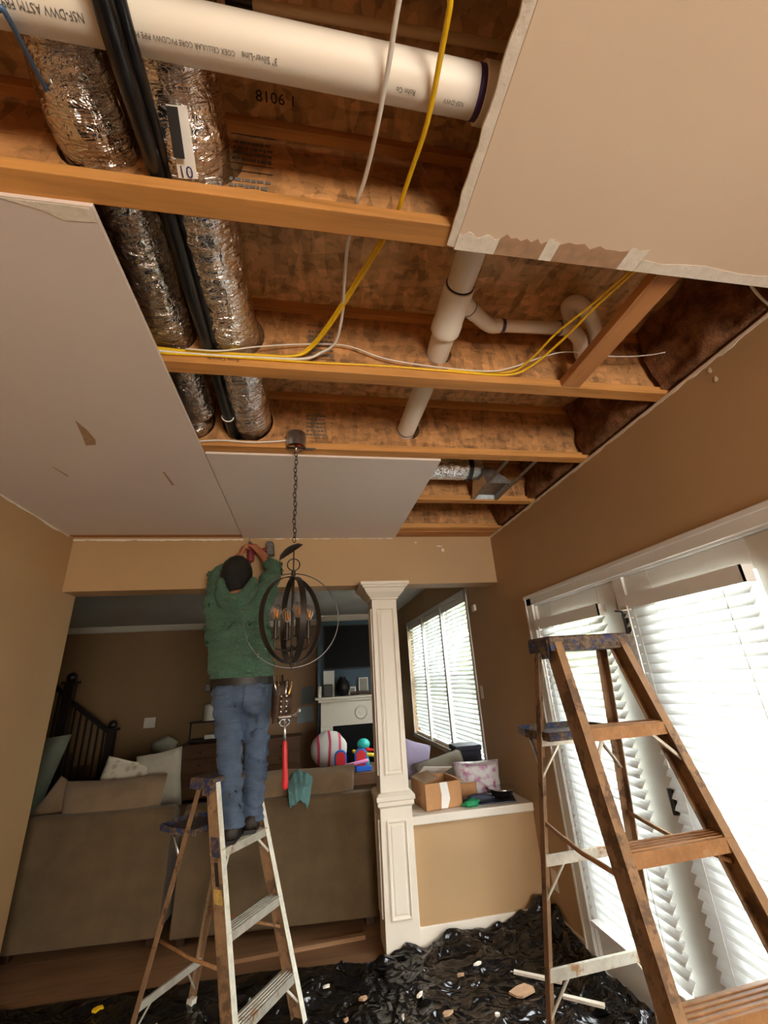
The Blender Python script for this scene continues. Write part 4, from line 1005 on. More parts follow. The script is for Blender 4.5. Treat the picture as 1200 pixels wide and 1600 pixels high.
# hooded jacket
mb = MB()
tor = [pel+V((0.0, 0.0, 0.055)), pel+V((-0.006, 0.005, 0.09)), pel+V((-0.014, 0.015, 0.17)), pel+V((-0.03, 0.03, 0.26)), chest, V((-0.470, 3.00, 2.05)), V((-0.478, 3.02, 2.12)), neckb+V((0, 0, 0.02))]
mb.tube(tor, [0.182, 0.196, 0.198, 0.204, 0.212, 0.205, 0.165, 0.085], 28, ell=(0.66, (1, 0, 0)))
for sh, el_, wr in ((Ls, Le, Lw), (Rs, Re, Rw)):
    c_ = el_.lerp(wr, 0.66 if sh is Ls else 0.42)
    pts = spline([chest.lerp(sh, 0.72), sh, sh.lerp(el_, 0.5), el_, el_.lerp(wr, 0.35), c_], 5); m = len(pts)
    rr = lerps([0.088, 0.086, 0.075, 0.066, 0.056, 0.046], m)
    rr = [r*(1+0.06*sin(i*2.3)) for i, r in enumerate(rr)]
    mb.tube(pts, rr, 14, round_caps=True)
hoodie = organic('hooded_jacket', mb, 'jacket_green', W, 0.009, 4)
for v_ in hoodie.data.vertices:                                  # soft creases in the cloth
    p = v_.co; q = p*1.0
    v_.co += v_.normal*(0.018*mnoise.noise(V((q.x*4+q.z*3, q.y*4, q.z*13)))-0.019*max(0, 1-abs(mnoise.noise(V((q.x*3+q.z*3, q.y*3, q.z*8+4))))*4)**1.5)
# hood lying on the back
mb = MB(); hp = []
for i in range(15):
    q = pi*(i/14)*1.16-0.25; hp.append(neckb+V((0.105*cos(q), -0.025-0.088*sin(q), 0.085-0.150*max(0, sin(q))**1.3)))
mb.tube(hp, [0.026+0.026*sin(pi*i/14) for i in range(15)], 12, round_caps=True)
hp2 = [p+V((0, -0.022*sin(pi*i/14), 0.042)) for i, p in enumerate(hp)]
mb.tube(hp2, [0.022+0.018*sin(pi*i/14) for i in range(15)], 12, round_caps=True)
mb.ball(neckb+V((0.0, -0.118, -0.095)), 0.052, 0.034, 0.048, 12, 8)
hood = organic('hood', mb, 'jacket_green', W, 0.007, 2)
obj('hem_band', MB().tube([pel+V((0, 0, 0.050)), pel+V((0, 0, 0.085))], [0.180, 0.188], 28, ell=(0.67, (1, 0, 0))), 'jacket_green', W, smooth=True, sharp=50)
# jeans with bunched folds
mb = MB()
mb.tube([pel+V((0, 0, 0.055)), pel+V((0, -0.004, -0.02)), pel+V((0, -0.008, -0.09))], [0.170, 0.180, 0.160], 24, round_caps=False, ell=(0.72, (1, 0, 0)))
for s_ in (-1, 1): mb.ball(pel+V((s_*0.078, -0.058, -0.055)), 0.088, 0.080, 0.105, 14, 10)
for hp_, kn, an, sd in ((Lh, Lk, La, 0.0), (Rh, Rk, Ra, 1.7)):
    pts = spline([hp_+V((0, 0, -0.01)), hp_.lerp(kn, 0.45), kn, kn.lerp(an, 0.5), kn.lerp(an, 0.85), an+V((0, 0, -0.035))], 8); m = len(pts)
    rr = lerps([0.096, 0.080, 0.069, 0.065, 0.062, 0.066], m); out_r = []
    for i, r in enumerate(rr):
        q = i/(m-1); f = 0.075*sin(i*1.5+sd)*(1 if q > 0.75 else 0.5)
        out_r.append(r*(1+f+(0.05*sin(i*2.6) if q > 0.78 else 0)))
    mb.tube(pts, out_r, 16, round_caps=False)
jeans = organic('jeans', mb, 'denim', W, 0.0075, 2)
for v_ in jeans.data.vertices:
    q = v_.co; v_.co += v_.normal*(0.010*mnoise.noise(V((q.x*6, q.y*6, q.z*18+q.x*8)))-0.014*max(0, 1-abs(mnoise.noise(V((q.x*4+q.z*3, q.y*4, q.z*11))))*4)**1.5)
for s_ in (-1, 1):
    cpk = pel+V((s_*0.082, -0.142, -0.03))
    obj('back_pocket', MB().pillow(cpk, (0.98, 0.2*s_, 0), (0, 0.12, 1), (0, -1, 0.1), 0.052, 0.06, 0.006, 6), 'denim', jeans, smooth=True)
belt = obj('tool_belt', MB().tube([pel+V((0, 0, 0.022)), pel+V((0, 0, 0.068))], [0.190, 0.192], 28, ell=(0.73, (1, 0, 0))), 'leather_black', W, smooth=True, sharp=50)
obj('belt_clip', MB().box(pel+V((-0.215, -0.03, 0.0)), pel+V((-0.180, 0.02, 0.045))), 'leather_black', belt, bevel=0.006)
# boots
for an, rz_ in ((La, 0.25), (Ra, -0.1)):
    f = V((sin(-rz_)*-1*0.2, 1, 0)).normalized(); s_ = V((f.y, -f.x, 0)); c = V((an.x, an.y, 0))
    mb = MB()
    mb.tube([c+V((0, 0, ZF+0.05)), c+V((0, 0, ZF+0.085))], [0.044, 0.040], 14, round_caps=True)
    mb.tube([c-f*0.03+V((0, 0, ZF+0.045)), c+f*0.06+V((0, 0, ZF+0.045)), c+f*0.16+V((0, 0, ZF+0.038))], [0.044, 0.046, 0.040], 14, round_caps=True, ell=(1.0, (0, 0, 1)))
    bo = organic('boot', mb, 'boot_leather', W, 0.008, 3)
    for v_ in bo.data.vertices:
        zz = ZF-ZF+0.006
        if v_.co.z < zz: v_.co.z = zz
    obj('sole', MB().poly([c+f*u+s_*v+V((0, 0, ZF+0.001)) for u, v in ((-0.078, -0.03), (-0.078, 0.03), (0.02, 0.040), (0.13, 0.045), (0.195, 0.02), (0.195, -0.02), (0.13, -0.045), (0.02, -0.036))], (0, 0, 0.018)), 'leather_black', W)
# tool pouch on the hip
pc = V((-0.165, 2.90, 1.505))
pouch = obj('tool_pouch', MB().pillow(pc, (0.8, 0.6, 0), (0, 0, 1), (0.6, -0.8, 0), 0.055, 0.12, 0.042, 8, 0.3), 'leather_brown', W, smooth=True)
obj('pouch_pocket', MB().pillow(pc+V((0.03, -0.035, -0.02)), (0.8, 0.6, 0), (0.05, 0, 1), (0.6, -0.8, 0), 0.042, 0.06, 0.028, 8, 0.3), 'leather_brown', pouch, smooth=True)
for k in range(5):
    a = pc+V((0.015*k-0.02, -0.045+0.006*k, 0.10-0.012*k)); mbk = MB().tube([a-V((0, 0, 0.07)), a+V((0.012*(k-2), 0, 0.05+0.012*(k % 3)))], 0.007, 8)
    obj('hand_tool', mbk, ('steel', 'brass', 'leather_black', 'steel', 'brass')[k], pouch, smooth=True)
for k in range(4):
    for s_ in (0, 1):
        obj('rivet', MB().ball(pc+V((0.008+s_*0.030, -0.078-0.004*s_, 0.03-k*0.028)), 0.007, 0.005, 0.008, 8, 6), 'steel', pouch, smooth=True)
obj('hammer_loop', MB().tube([pc+V((0.03+0.028*cos(q), -0.06+0.02*cos(q), -0.115+0.02*sin(q))) for q in [i*2*pi/16 for i in range(17)]], 0.004, 8), 'steel', pouch, smooth=True)
hm = V((-0.135, 2.84, 1.40))
ham = thing('hammer', 'claw hammer with bright red grip hanging from the tool belt', 'hammer', hm+V((0.01, 0, -0.33)))
obj('head', MB().tube([hm+V((-0.035, 0, 0.02)), hm+V((0.04, 0, 0.02))], 0.014, 12).tube(spline([hm+V((0.03, 0, 0.02)), hm+V((0.065, 0, 0.03)), hm+V((0.09, 0, 0.06))], 4), [0.012]*8+[0.004], 8), 'steel', ham, smooth=True, sharp=40)
obj('shaft', MB().tube([hm+V((0, 0, 0.02)), hm+V((0.006, 0, -0.14))], 0.0085, 10), 'steel', ham, smooth=True)
obj('grip', MB().tube([hm+V((0.005, 0, -0.115)), hm+V((0.007, 0, -0.16)), hm+V((0.010, 0, -0.24)), hm+V((0.013, 0, -0.32)), hm+V((0.013, 0, -0.335))], [0.013, 0.015, 0.0145, 0.018, 0.016], 12, round_caps=True), 'red_plastic', ham, smooth=True)
# cordless driver in the hands, bit against the ceiling
dr = thing('power_drill', 'cordless drill with grey battery pressed up against the plasterboard', 'drill', (-0.43, 3.36, 2.57))
bt0 = V((-0.475, 3.385, ZC-0.016))
obj('bit', MB().tube([bt0, bt0-V((-0.004, 0.004, 0.045))], 0.0035, 8), 'steel', dr, smooth=True)
obj('chuck', MB().tube([bt0-V((-0.004, 0.004, 0.040)), bt0-V((-0.006, 0.006, 0.055)), bt0-V((-0.012, 0.010, 0.085))], [0.010, 0.018, 0.021], 14), 'grey_tool', dr, smooth=True, sharp=40)
obj('motor_housing', MB().tube([bt0-V((-0.012, 0.010, 0.082)), bt0-V((-0.02, 0.016, 0.19))], [0.026, 0.030], 16, round_caps=True), 'drill_red', dr, smooth=True)
obj('handle', MB().tube([bt0-V((-0.016, 0.014, 0.135)), bt0+V((0.075, -0.02, -0.125)), bt0+V((0.150, -0.03, -0.118))], [0.019, 0.0185, 0.020], 12, round_caps=True), 'drill_red', dr, smooth=True)
obj('battery', MB().obox(bt0+V((0.172, -0.032, -0.112)), (1, -0.15, 0.1), (0.15, 1, 0), (-0.1, 0, 1), 0.024, 0.036, 0.056), 'grey_tool', dr, bevel=0.006)

# ================================================================== BLACK PLASTIC ON THE FLOOR
EDGE = [(-1.75, 3.52), (-1.2, 3.50), (-0.56, 3.47), (-0.22, 3.46), (0.2, 3.40), (0.46, 3.345), (0.73, 3.345), (0.78, 3.38), (1.60, 3.40)]
def edge_y(x):
    for (a, b), (c, d) in zip(EDGE, EDGE[1:]):
        if x <= c: return b+(d-b)*(x-a)/(c-a)
    return EDGE[-1][1]
nx, ny = 230, 250; vs = []; fs = []
def fold(x, y):
    d = edge_y(x)-y
    n1 = mnoise.noise(V((x*2.1, y*3.0, 1.7))); n2 = mnoise.noise(V((x*5+n1*2, y*6.5, 8.1))); n3 = mnoise.noise(V((x*13, y*15+n2, 3.3)))
    h = 0.004+0.020*max(0, 1-abs(n1)*5)+0.012*max(0, 1-abs(n2)*4)+0.006*max(0, n3)
    right = max(0, min(1, (x-0.30)/0.25))
    bun = right*max(0, min(1, (1-d/0.22)))                       # bunched against the half wall
    if bun > 0: h += bun**0.7*(0.035+0.075*max(0, min(1, (x-0.85)/0.4))*(0.6+0.4*sin(x*9))+0.045*mnoise.noise(V((x*7, d*16, 5)))+0.02*mnoise.noise(V((x*19, d*30, 2))))
    bw = max(0, 1-(1.60-x)/0.20)                                  # and rolled along the door wall
    h += bw**0.8*(0.07+0.045*mnoise.noise(V((x*15, y*4.5, 9)))+0.03*mnoise.noise(V((x*22, y*13, 1))))
    if d < 0.03: h = min(h, 0.004+h*d/0.03) if right < 0.5 else h
    return max(0.002, h)
for i in range(nx+1):
    x = -1.76+3.36*i/nx; ye = edge_y(x)+0.02*mnoise.noise(V((x*4, 0, 0)))
    for k in range(ny+1):
        y = -0.4+(ye+0.4)*k/ny; vs.append((x, y, fold(x, y)))
for i in range(nx):
    for k in range(ny): a = i*(ny+1)+k; fs.append((a, a+ny+1, a+ny+2, a+1))
me = bpy.data.meshes.new('plastic_sheet'); me.from_pydata(vs, [], fs); me.materials.append(MATS['black_plastic']); me.shade_smooth()
ps = bpy.data.objects.new('plastic_sheet', me); COL.objects.link(ps)
tag(ps, 'crumpled black plastic sheet covering the floor', 'plastic sheet')
# scraps of plasterboard on the sheet
def scrap(x, y, sz, m, label, rot, grp=None, asp=0.6, seed=0):
    r = random.Random(seed); z = fold(x, y)+0.004; n = 7; pts = []
    for i in range(n):
        q = 2*pi*i/n+r.uniform(-.25, .25); rr = sz*r.uniform(0.65, 1.1)
        p = V((cos(q)*rr, sin(q)*rr*asp, 0)); p.rotate(Matrix.Rotation(rot, 3, 'Z')); pts.append((x+p.x, y+p.y, z+r.uniform(0, 0.006)))
    tag(obj('drywall_scrap', MB().poly(pts, (0, 0, 0.010)), m), label, 'scrap', grp)
GA = ('white plasterboard chips on the plastic', 'small white plasterboard chip lying on the black plastic'); GB = ('brown paper scraps on the plastic', 'small brown scrap of torn drywall paper on the black plastic')
for i, (x, y, sz, m, rot, asp) in enumerate(((0.115, 3.177, 0.024, 'gypsum', 0.3, .5), (0.60, 2.97, 0.03, 'gypsum', 0.8, .5), (0.30, 3.03, 0.03, 'torn_paper', 0.1, .5), (-0.03, 3.10, 0.018, 'gypsum', 1, .6), (0.86, 3.06, 0.035, 'torn_paper', 0.2, .3), (0.98, 3.11, 0.03, 'gypsum', 0.1, .3), (0.70, 2.80, 0.04, 'torn_paper', 0.2, .5), (0.48, 2.84, 0.02, 'gypsum', 1.2, .5), (1.02, 2.62, 0.03, 'gypsum', 0.4, .4), (0.93, 2.72, 0.02, 'gypsum', 0.0, .5), (0.2, 2.9, 0.02, 'torn_paper', .3, .5), (-0.75, 3.1, 0.02, 'gypsum', .8, .5))):
    gp = GA if m == 'gypsum' else GB; scrap(x, y, sz*0.85, m, gp[1], rot, gp[0], asp, i)
scrap(-1.105, 3.33, 0.028, 'yellow_jacket', 'small yellow crumpled scrap on the plastic before the sofa', 0.3, None, .6, 40)
scrap(1.14, 2.87, 0.085, 'torn_paper', 'large pale plasterboard scrap lying beside the tall ladder leg', 0.2, None, .5, 41)
for (x0_, y0_, x1_, y1_, lab_) in ((1.30, 2.74, 1.44, 2.60, 'white plasterboard strip under the tall ladder crossbar'), (1.16, 3.02, 1.36, 2.86, 'long pale plasterboard sliver lying on the plastic behind the ladder')):
    a, b = V((x0_, y0_, fold(x0_, y0_)+0.008)), V((x1_, y1_, fold(x1_, y1_)+0.008))
    s_ = (b-a).cross(V((0, 0, 1))).normalized()
    tag(obj('drywall_strip', MB().poly([a-s_*0.010, b-s_*0.014, b+s_*0.012, a+s_*0.012], (0, 0, 0.012)), 'gypsum'), lab_, 'scrap')

# ================================================================== SOFAS
def sofa(label, xa, xb, ya, yb, roll, cush_h, ncush):
    a, b = V((xa, ya, 0)), V((xb, yb, 0)); ux = (b-a).normalized(); uy = V((-ux.y, ux.x, 0)); L = (b-a).length; Z_ = V((0, 0, 1))
    mid = a.lerp(b, 0.5); S = thing('sofa', label, 'sofa', mid)
    def P(u, v, z): return a+ux*u+uy*v+Z_*z
    def bx(nm, u0, u1, v0, v1, z0, z1, m, bev, par=None):
        return obj(nm, MB().obox(P((u0+u1)/2, (v0+v1)/2, (z0+z1)/2), ux, uy, Z_, (u1-u0)/2, (v1-v0)/2, (z1-z0)/2), m, par or S, bevel=bev, smooth=False)
    bx('base', 0.02, L-0.02, 0.03, 0.86, 0.07, 0.30, 'sofa_fabric', 0.02)
    # back panel leaning a little, with a rounded top
    mb = MB(); pr = [(0.0, 0.06), (0.06, roll-0.10), (0.062, roll-0.03), (0.085, roll), (0.14, roll+0.01), (0.20, roll-0.02), (0.22, roll-0.08), (0.20, 0.25), (0.10, 0.06)]
    mb.sweep(pr, P(0, 0, 0), P(L, 0, 0), uy, Z_); obj('back_panel', mb, 'sofa_fabric', S, bevel=0.012)
    for u0 in (0.0, L-0.16): bx('armrest', u0, u0+0.16, 0.10, 0.88, 0.07, 0.60, 'sofa_fabric', 0.04)
    for u0 in (0.03, L-0.09):
        for v0 in (0.05, 0.78): bx('foot', u0, u0+0.06, v0, v0+0.06, 0, 0.07, 'dark_wood', 0.004)
    w_ = (L-0.34)/ncush
    for k in range(ncush):
        c = 0.17+w_*(k+0.5)
        obj('seat_cushion', MB().pillow(P(c, 0.55, 0.38), ux, uy, Z_, w_/2, 0.32, 0.10, 10, 0.25), 'sofa_cushion', S, smooth=True)
        obj('back_cushion', MB().pillow(P(c, 0.22, (roll+cush_h)/2-0.13), ux, (uy*0.12+Z_).normalized(), uy, w_/2+0.03, (cush_h-roll)/2+0.19, 0.11, 12, 0.3), 'sofa_cushion', S, smooth=True)
    return S, P, L
S1, P1, L1 = sofa('olive tan sofa with its back to the short ladder, beside the tan wall', -2.02, -0.985, 3.985, 3.905, 0.79, 0.93, 1)
S2, P2, L2 = sofa('brown tan sofa with its back turned, next to the cream column', -0.90, 0.50, 3.85, 3.725, 0.79, 0.905, 2)
def cushion(label, c, hx, hy, hz, m, rz=0.0, lean=0.3, roll=0.0, nm='throw_pillow'):
    Mx = Matrix.Rotation(rz, 3, 'Z') @ Matrix.Rotation(-lean, 3, 'X') @ Matrix.Rotation(roll, 3, 'Y')
    return tag(obj(nm, MB().pillow(c, Mx @ V((1, 0, 0)), Mx @ V((0, 0, 1)), Mx @ V((0, 1, 0)), hx, hy, hz, 12, 0.45), m, smooth=True), label, 'pillow')
cushion('pale leaf patterned throw pillow leaning in the olive sofa corner', (-1.52, 4.42, 0.88), 0.20, 0.20, 0.07, 'pillow_leaf', 0.1, 0.2, 0.25)
cushion('plain grey throw pillow standing beside the leaf patterned one', (-1.25, 4.46, 0.90), 0.19, 0.22, 0.07, 'pillow_pale', -0.1, 0.15, -0.15)
cushion('crumpled pale cushion at the sofa end beside the tan wall', (-1.93, 4.34, 0.82), 0.13, 0.15, 0.07, 'sofa_cushion', 0.5, 0.2, 0.6)
# teal cloth thrown over the sofa back
n, m = 22, 16; vs = []; fs = []
for i in range(n+1):
    for k in range(m+1):
        u = -1+2*i/n; v = k/m
        x = -0.055+u*(0.115-0.05*v); y = 4.02-0.24*min(1, v*1.5)+0.02*mnoise.noise(V((u*4, v*5, 2))); z = 0.955-0.16*max(0, v-0.35)/0.65+0.03*mnoise.noise(V((u*3, v*4, 7)))-0.05*abs(u)
        vs.append((x, y-0.02, z))
for i in range(n):
    for k in range(m): a = i*(m+1)+k; fs.append((a, a+1, a+m+2, a+m+1))
tc = obj('teal_cloth', MB().add(vs, fs), 'teal_cloth', smooth=True); sd_ = tc.modifiers.new('t', 'SOLIDIFY'); sd_.thickness = 0.012
tag(tc, 'crumpled teal cloth thrown over the brown sofa back', 'cloth')

# ================================================================== LEDGE ITEMS
zl = 0.701
bxT = thing('cardboard_box', 'open cardboard box with torn white label on the ledge', 'box', (0.985, 3.62, zl))
ang = R(7); bu = V((cos(ang), sin(ang), 0)); bv = V((-sin(ang), cos(ang), 0)); o_ = V((0.838, 3.475, zl))
def BP(u, v, z): return o_+bu*u+bv*v+V((0, 0, z))
bw_, bd_, bh_ = 0.285, 0.30, 0.165
for nm, pts, th in (('front_panel', [(0, 0, 0), (bw_, 0, 0), (bw_, 0, bh_), (0, 0, bh_)], bv*0.005), ('back_panel', [(0, bd_, 0), (bw_, bd_, 0), (bw_, bd_, bh_), (0, bd_, bh_)], bv*-0.005),
                    ('side_panel', [(0, 0, 0), (0, bd_, 0), (0, bd_, bh_), (0, 0, bh_)], bu*0.005), ('side_panel', [(bw_, 0, 0), (bw_, bd_, 0), (bw_, bd_, bh_), (bw_, 0, bh_)], bu*-0.005),
                    ('bottom_panel', [(0, 0, 0), (bw_, 0, 0), (bw_, bd_, 0), (0, bd_, 0)], V((0, 0, 0.005)))):
    obj(nm, MB().poly([BP(*p) for p in pts], th), 'cardboard', bxT)
obj('top_flap', MB().poly([BP(0, 0, bh_), BP(0, bd_, bh_), BP(0.11, bd_-0.02, bh_+0.045), BP(0.12, 0.03, bh_+0.03)], (0, 0, 0.004)), 'cardboard_inner', bxT)
obj('top_flap', MB().poly([BP(0.05, bd_, bh_), BP(bw_, bd_, bh_), BP(bw_+0.02, bd_-0.13, bh_+0.055), BP(0.08, bd_-0.10, bh_+0.075)], (0, 0, 0.004)), 'paper_white', bxT)
obj('top_flap', MB().poly([BP(bw_, 0.01, bh_), BP(bw_, bd_-0.01, bh_), BP(bw_+0.055, bd_-0.04, bh_-0.02), BP(bw_+0.055, 0.05, bh_-0.02)], (0, 0, -0.004)), 'cardboard', bxT)
obj('label_tape', MB().poly([BP(0.115, -0.001, 0.005), BP(0.165, -0.001, 0.002), BP(0.19, -0.001, 0.06), BP(0.175, -0.001, bh_), BP(0.115, -0.001, bh_), BP(0.125, -0.001, 0.09)], bv*-0.0008), 'paper_white', bxT)
pk = obj('diaper_pack', MB().pillow((1.34, 3.74, 0.822), (0.96, -0.12, 0), (0, 0, 1), (0.12, 0.96, 0), 0.19, 0.118, 0.07, 14, 0.28), 'clear_bag', smooth=True)
tag(pk, 'glossy printed plastic pack in pink and grey on the ledge', 'plastic pack')
obj('brown_stripe', MB().pillow((1.23, 3.672, 0.762), (0.96, -0.12, 0), (0, 0, 1), (0.12, 0.96, 0), 0.07, 0.05, 0.012, 8, 0.3), 'cardboard', pk, smooth=True)
bowl = tag(obj('metal_bowl', MB().lathe((1.46, 3.575, zl+0.008), [(0.045, 0), (0.075, 0.02), (0.092, 0.055), (0.098, 0.058), (0.096, 0.064), (0.088, 0.058), (0.07, 0.026), (0.0, 0.012)], 28), 'black_rubber', smooth=True, sharp=50), 'black bowl with a shiny steel rim near the ledge end', 'bowl')
obj('bowl_rim', MB().lathe((1.46, 3.575, zl+0.008), [(0.089, 0.056), (0.099, 0.060), (0.099, 0.068), (0.089, 0.068)], 28), 'steel', bowl, smooth=True)
obj('bowl_content', MB().ball((1.46, 3.575, zl+0.045), 0.05, 0.05, 0.028, 14, 8, 0.3), 'steel', bowl, smooth=True)
tag(obj('dark_mat', MB().poly([(1.10, 3.50, zl), (1.52, 3.47, zl), (1.57, 3.64, zl), (1.14, 3.66, zl)], (0, 0, 0.006)), 'navy'), 'flat dark grey folder under the bowl on the ledge', 'mat')
um = thing('folded_umbrella', 'rolled dark umbrella lying in front of the printed pack', 'umbrella', (1.26, 3.55, zl+0.01))
obj('rolled_canopy', MB().tube([(1.19, 3.535, zl+0.034), (1.22, 3.53, zl+0.036), (1.30, 3.515, zl+0.035), (1.33, 3.51, zl+0.034)], [0.022, 0.027, 0.026, 0.016], 14, round_caps=True), 'navy', um, smooth=True)
obj('handle', MB().tube([(1.33, 3.51, zl+0.034), (1.365, 3.505, zl+0.034)], 0.010, 10, round_caps=True), 'leather_black', um, smooth=True)
gc = obj('green_cloth', MB().ball((1.175, 3.475, zl+0.022), 0.065, 0.032, 0.022, 18, 10, 0.7, 5), 'green_cloth', smooth=True)
tag(gc, 'crumpled bright green cloth between box and umbrella', 'cloth')
# pillows and box on the window seat behind the ledge
ws_ = thing('window_bench', 'low brown bench under the living room window behind the half wall', 'bench', (1.22, 4.55, 0))
obj('seat', MB().box((0.78, 4.0, 0.36), (1.60, 5.2, 0.62)), 'sofa_fabric', ws_, bevel=0.04)
for x, y in ((0.82, 4.05), (1.5, 4.05), (0.82, 5.1), (1.5, 5.1)): obj('leg', MB().box((x, y, 0), (x+0.06, y+0.06, 0.37)), 'dark_wood', ws_)
cushion('lavender pillow leaning behind the column', (0.95, 4.34, 0.885), 0.17, 0.17, 0.09, 'pillow_lavender', 0.2, 0.35, 0.35)
cushion('pale grey green pillow lying behind the cardboard box', (1.18, 4.16, 0.80), 0.24, 0.14, 0.08, 'pillow_pale', 0.05, 0.5, -0.2)
nb = thing('navy_box', 'dark navy storage box standing against the window blind', 'box', (1.49, 4.36, 0.62))
obj('body', MB().box((1.36, 4.25, 0.625), (1.59, 4.47, 0.93)), 'navy', nb, bevel=0.01)
obj('lid', MB().box((1.35, 4.24, 0.931), (1.595, 4.48, 0.975)), 'navy', nb, bevel=0.008)

# ================================================================== FAR LIVING ROOM
tv = thing('tv', 'large black flat television hung above the mantel', 'television', (0.92, 8.08, 1.80))
obj('screen', MB().box((0.285, 8.055, 1.815), (1.545, 8.062, 2.545)), 'screen_black', tv)
obj('bezel', MB().box((0.265, 8.0625, 1.795), (1.565, 8.115, 2.565)), 'leather_black', tv, bevel=0.004)
fp = thing('fireplace', 'white carved fireplace mantel with black firebox under the television', 'fireplace', (0.9, 8.0, 0))
obj('mantel_shelf', MB().box((0.12, 7.86, 1.315), (1.60, 8.115, 1.355)), 'white_trim', fp, bevel=0.008)
obj('shelf_moulding', MB().box((0.17, 7.90, 1.27), (1.58, 8.115, 1.314)), 'white_trim', fp, bevel=0.008)
fr_ = obj('frieze', MB().box((0.22, 7.95, 0.90), (1.55, 8.115, 1.269)), 'white_trim', fp, bevel=0.004)
mb = MB(); mb.lathe((0.90, 7.949, 1.085), [(0.10, 0.0), (0.11, 0.012), (0.085, 0.016), (0.075, 0.008), (0.03, 0.02), (0.0, 0.022)], 24, (0, -1, 0)); obj('medallion', mb, 'white_trim', fr_, smooth=True)
for x in (0.22, 1.35): obj('pilaster', MB().box((x, 7.955, 0), (x+0.2, 8.115, 0.899)).box((x+0.03, 7.94, 0.1), (x+0.17, 7.955, 0.85)), 'white_trim', fp, bevel=0.004)
obj('firebox', MB().box((0.421, 8.02, 0), (1.349, 8.115, 0.899)), 'screen_black', fp)
def simple(nm, label, cat, mb, m, **kw): return tag(obj(nm, mb, m, **kw), label, cat)
zm = 1.356
simple('white_candle', 'thin white candle at the mantel end', 'candle', MB().lathe((0.20, 7.97, zm), [(0.035, 0), (0.035, 0.17), (0.028, 0.175), (0.003, 0.176), (0.003, 0.19)], 14), 'paper_white', smooth=True, sharp=40)
pf = thing('photo_frame', 'small dark photo frame on the mantel', 'photo frame', (0.34, 7.97, zm))
obj('frame', MB().box((0.26, 7.96, zm), (0.42, 7.975, zm+0.20)), 'dark_wood', pf, bevel=0.004); obj('photo', MB().box((0.28, 7.957, zm+0.02), (0.40, 7.959, zm+0.18)), 'ink_grey', pf)
cv = thing('white_canvas', 'tall white canvas leaning against the blue wall on the mantel', 'canvas', (0.36, 8.05, zm))
obj('panel', MB().box((0.27, 8.04, zm), (0.46, 8.06, zm+0.42)), 'paper_white', cv, bevel=0.003); obj('stretcher_bar', MB().box((0.28, 8.061, zm), (0.45, 8.075, zm+0.40)), 'joist_lumber', cv)
simple('black_vase', 'round black vase among the white frames on the mantel', 'vase', MB().lathe((0.60, 7.95, zm), [(0.05, 0), (0.10, 0.05), (0.125, 0.13), (0.11, 0.21), (0.06, 0.27), (0.05, 0.30), (0.06, 0.31), (0.04, 0.30), (0.04, 0.1)], 20), 'leather_black', smooth=True)
for xa, w1, h1, lab_ in ((0.70, 0.13, 0.14, 'low white frame beside the black vase'), (0.88, 0.17, 0.28, 'taller white frame near the column side of the mantel')):
    q = thing('picture_stand', lab_, 'photo frame', (xa+w1/2, 8.0, zm))
    obj('frame', MB().box((xa, 7.99, zm), (xa+w1, 8.005, zm+h1)), 'paper_white', q, bevel=0.004); obj('photo', MB().box((xa+.02, 7.987, zm+0.02), (xa+w1-.02, 7.989, zm+h1-.02)), 'pillow_pale', q)
simple('garland', 'low dark brown garland along the mantel', 'garland', MB().tube(spline([(0.75, 7.92, zm+0.03), (0.9, 7.91, zm+0.04), (1.05, 7.92, zm+0.03), (1.2, 7.92, zm+0.035)], 6), 0.026, 10, round_caps=True), 'leather_brown', smooth=True)
# long dresser with drawers
def dresser(label, x0, x1, y, h, rows, cols):
    D = thing('dresser', label, 'dresser', ((x0+x1)/2, y+0.2, 0))
    obj('carcass', MB().box((x0, y, 0.06), (x1, y+0.45, h-0.03)), 'dresser_wood', D, bevel=0.004)
    obj('top', MB().box((x0-0.02, y-0.02, h-0.029), (x1+0.02, y+0.45, h)), 'dresser_wood', D, bevel=0.004)
    for r_ in range(rows):
        for c in range(cols):
            dw, dh = (x1-x0)/cols, (h-0.1)/rows
            d_ = obj('drawer', MB().box((x0+c*dw+0.015, y-0.018, 0.08+r_*dh), (x0+(c+1)*dw-0.015, y-0.001, 0.08+(r_+1)*dh-0.03)), 'dresser_wood', D, bevel=0.004)
            obj('knob', MB().ball((x0+(c+0.5)*dw, y-0.03, 0.08+(r_+0.45)*dh), 0.015), 'bronze', d_, smooth=True)
    for x in (x0+0.02, x1-0.08): obj('foot', MB().box((x, y+0.02, 0), (x+0.06, y+0.4, 0.06)), 'dresser_wood', D)
dresser('brown slatted dresser against the far wall behind the worker', -1.95, -0.12, 7.9, 0.80, 4, 3)
simple('white_canister', 'white canister standing on the dark rack beside the worker', 'canister', MB().lathe((-1.60, 8.06, 1.121), [(0.09, 0), (0.09, 0.22), (0.07, 0.24), (0.0, 0.25)], 18), 'paper_white', smooth=True, sharp=40)
rk = thing('desk_rack', 'dark two tier rack on the far dresser', 'rack', (-1.68, 8.0, 0.80))
for z in (0.84, 1.10): obj('tray', MB().box((-1.86, 7.93, z), (-1.40, 8.2, z+0.02)), 'leather_black', rk)
for x in (-1.85, -1.42): obj('post', MB().box((x, 7.94, 0.80), (x+0.02, 7.96, 1.12)), 'leather_black', rk)
simple('paper_stack', 'small white stack of paper on the rack', 'paper', MB().box((-1.62, 7.94, 0.861), (-1.42, 8.15, 0.92)), 'paper_white', bevel=0.004)
bb = thing('storage_trunk', 'black trunk beside the far dresser under a pale bag', 'trunk', (-2.2, 8.0, 0))
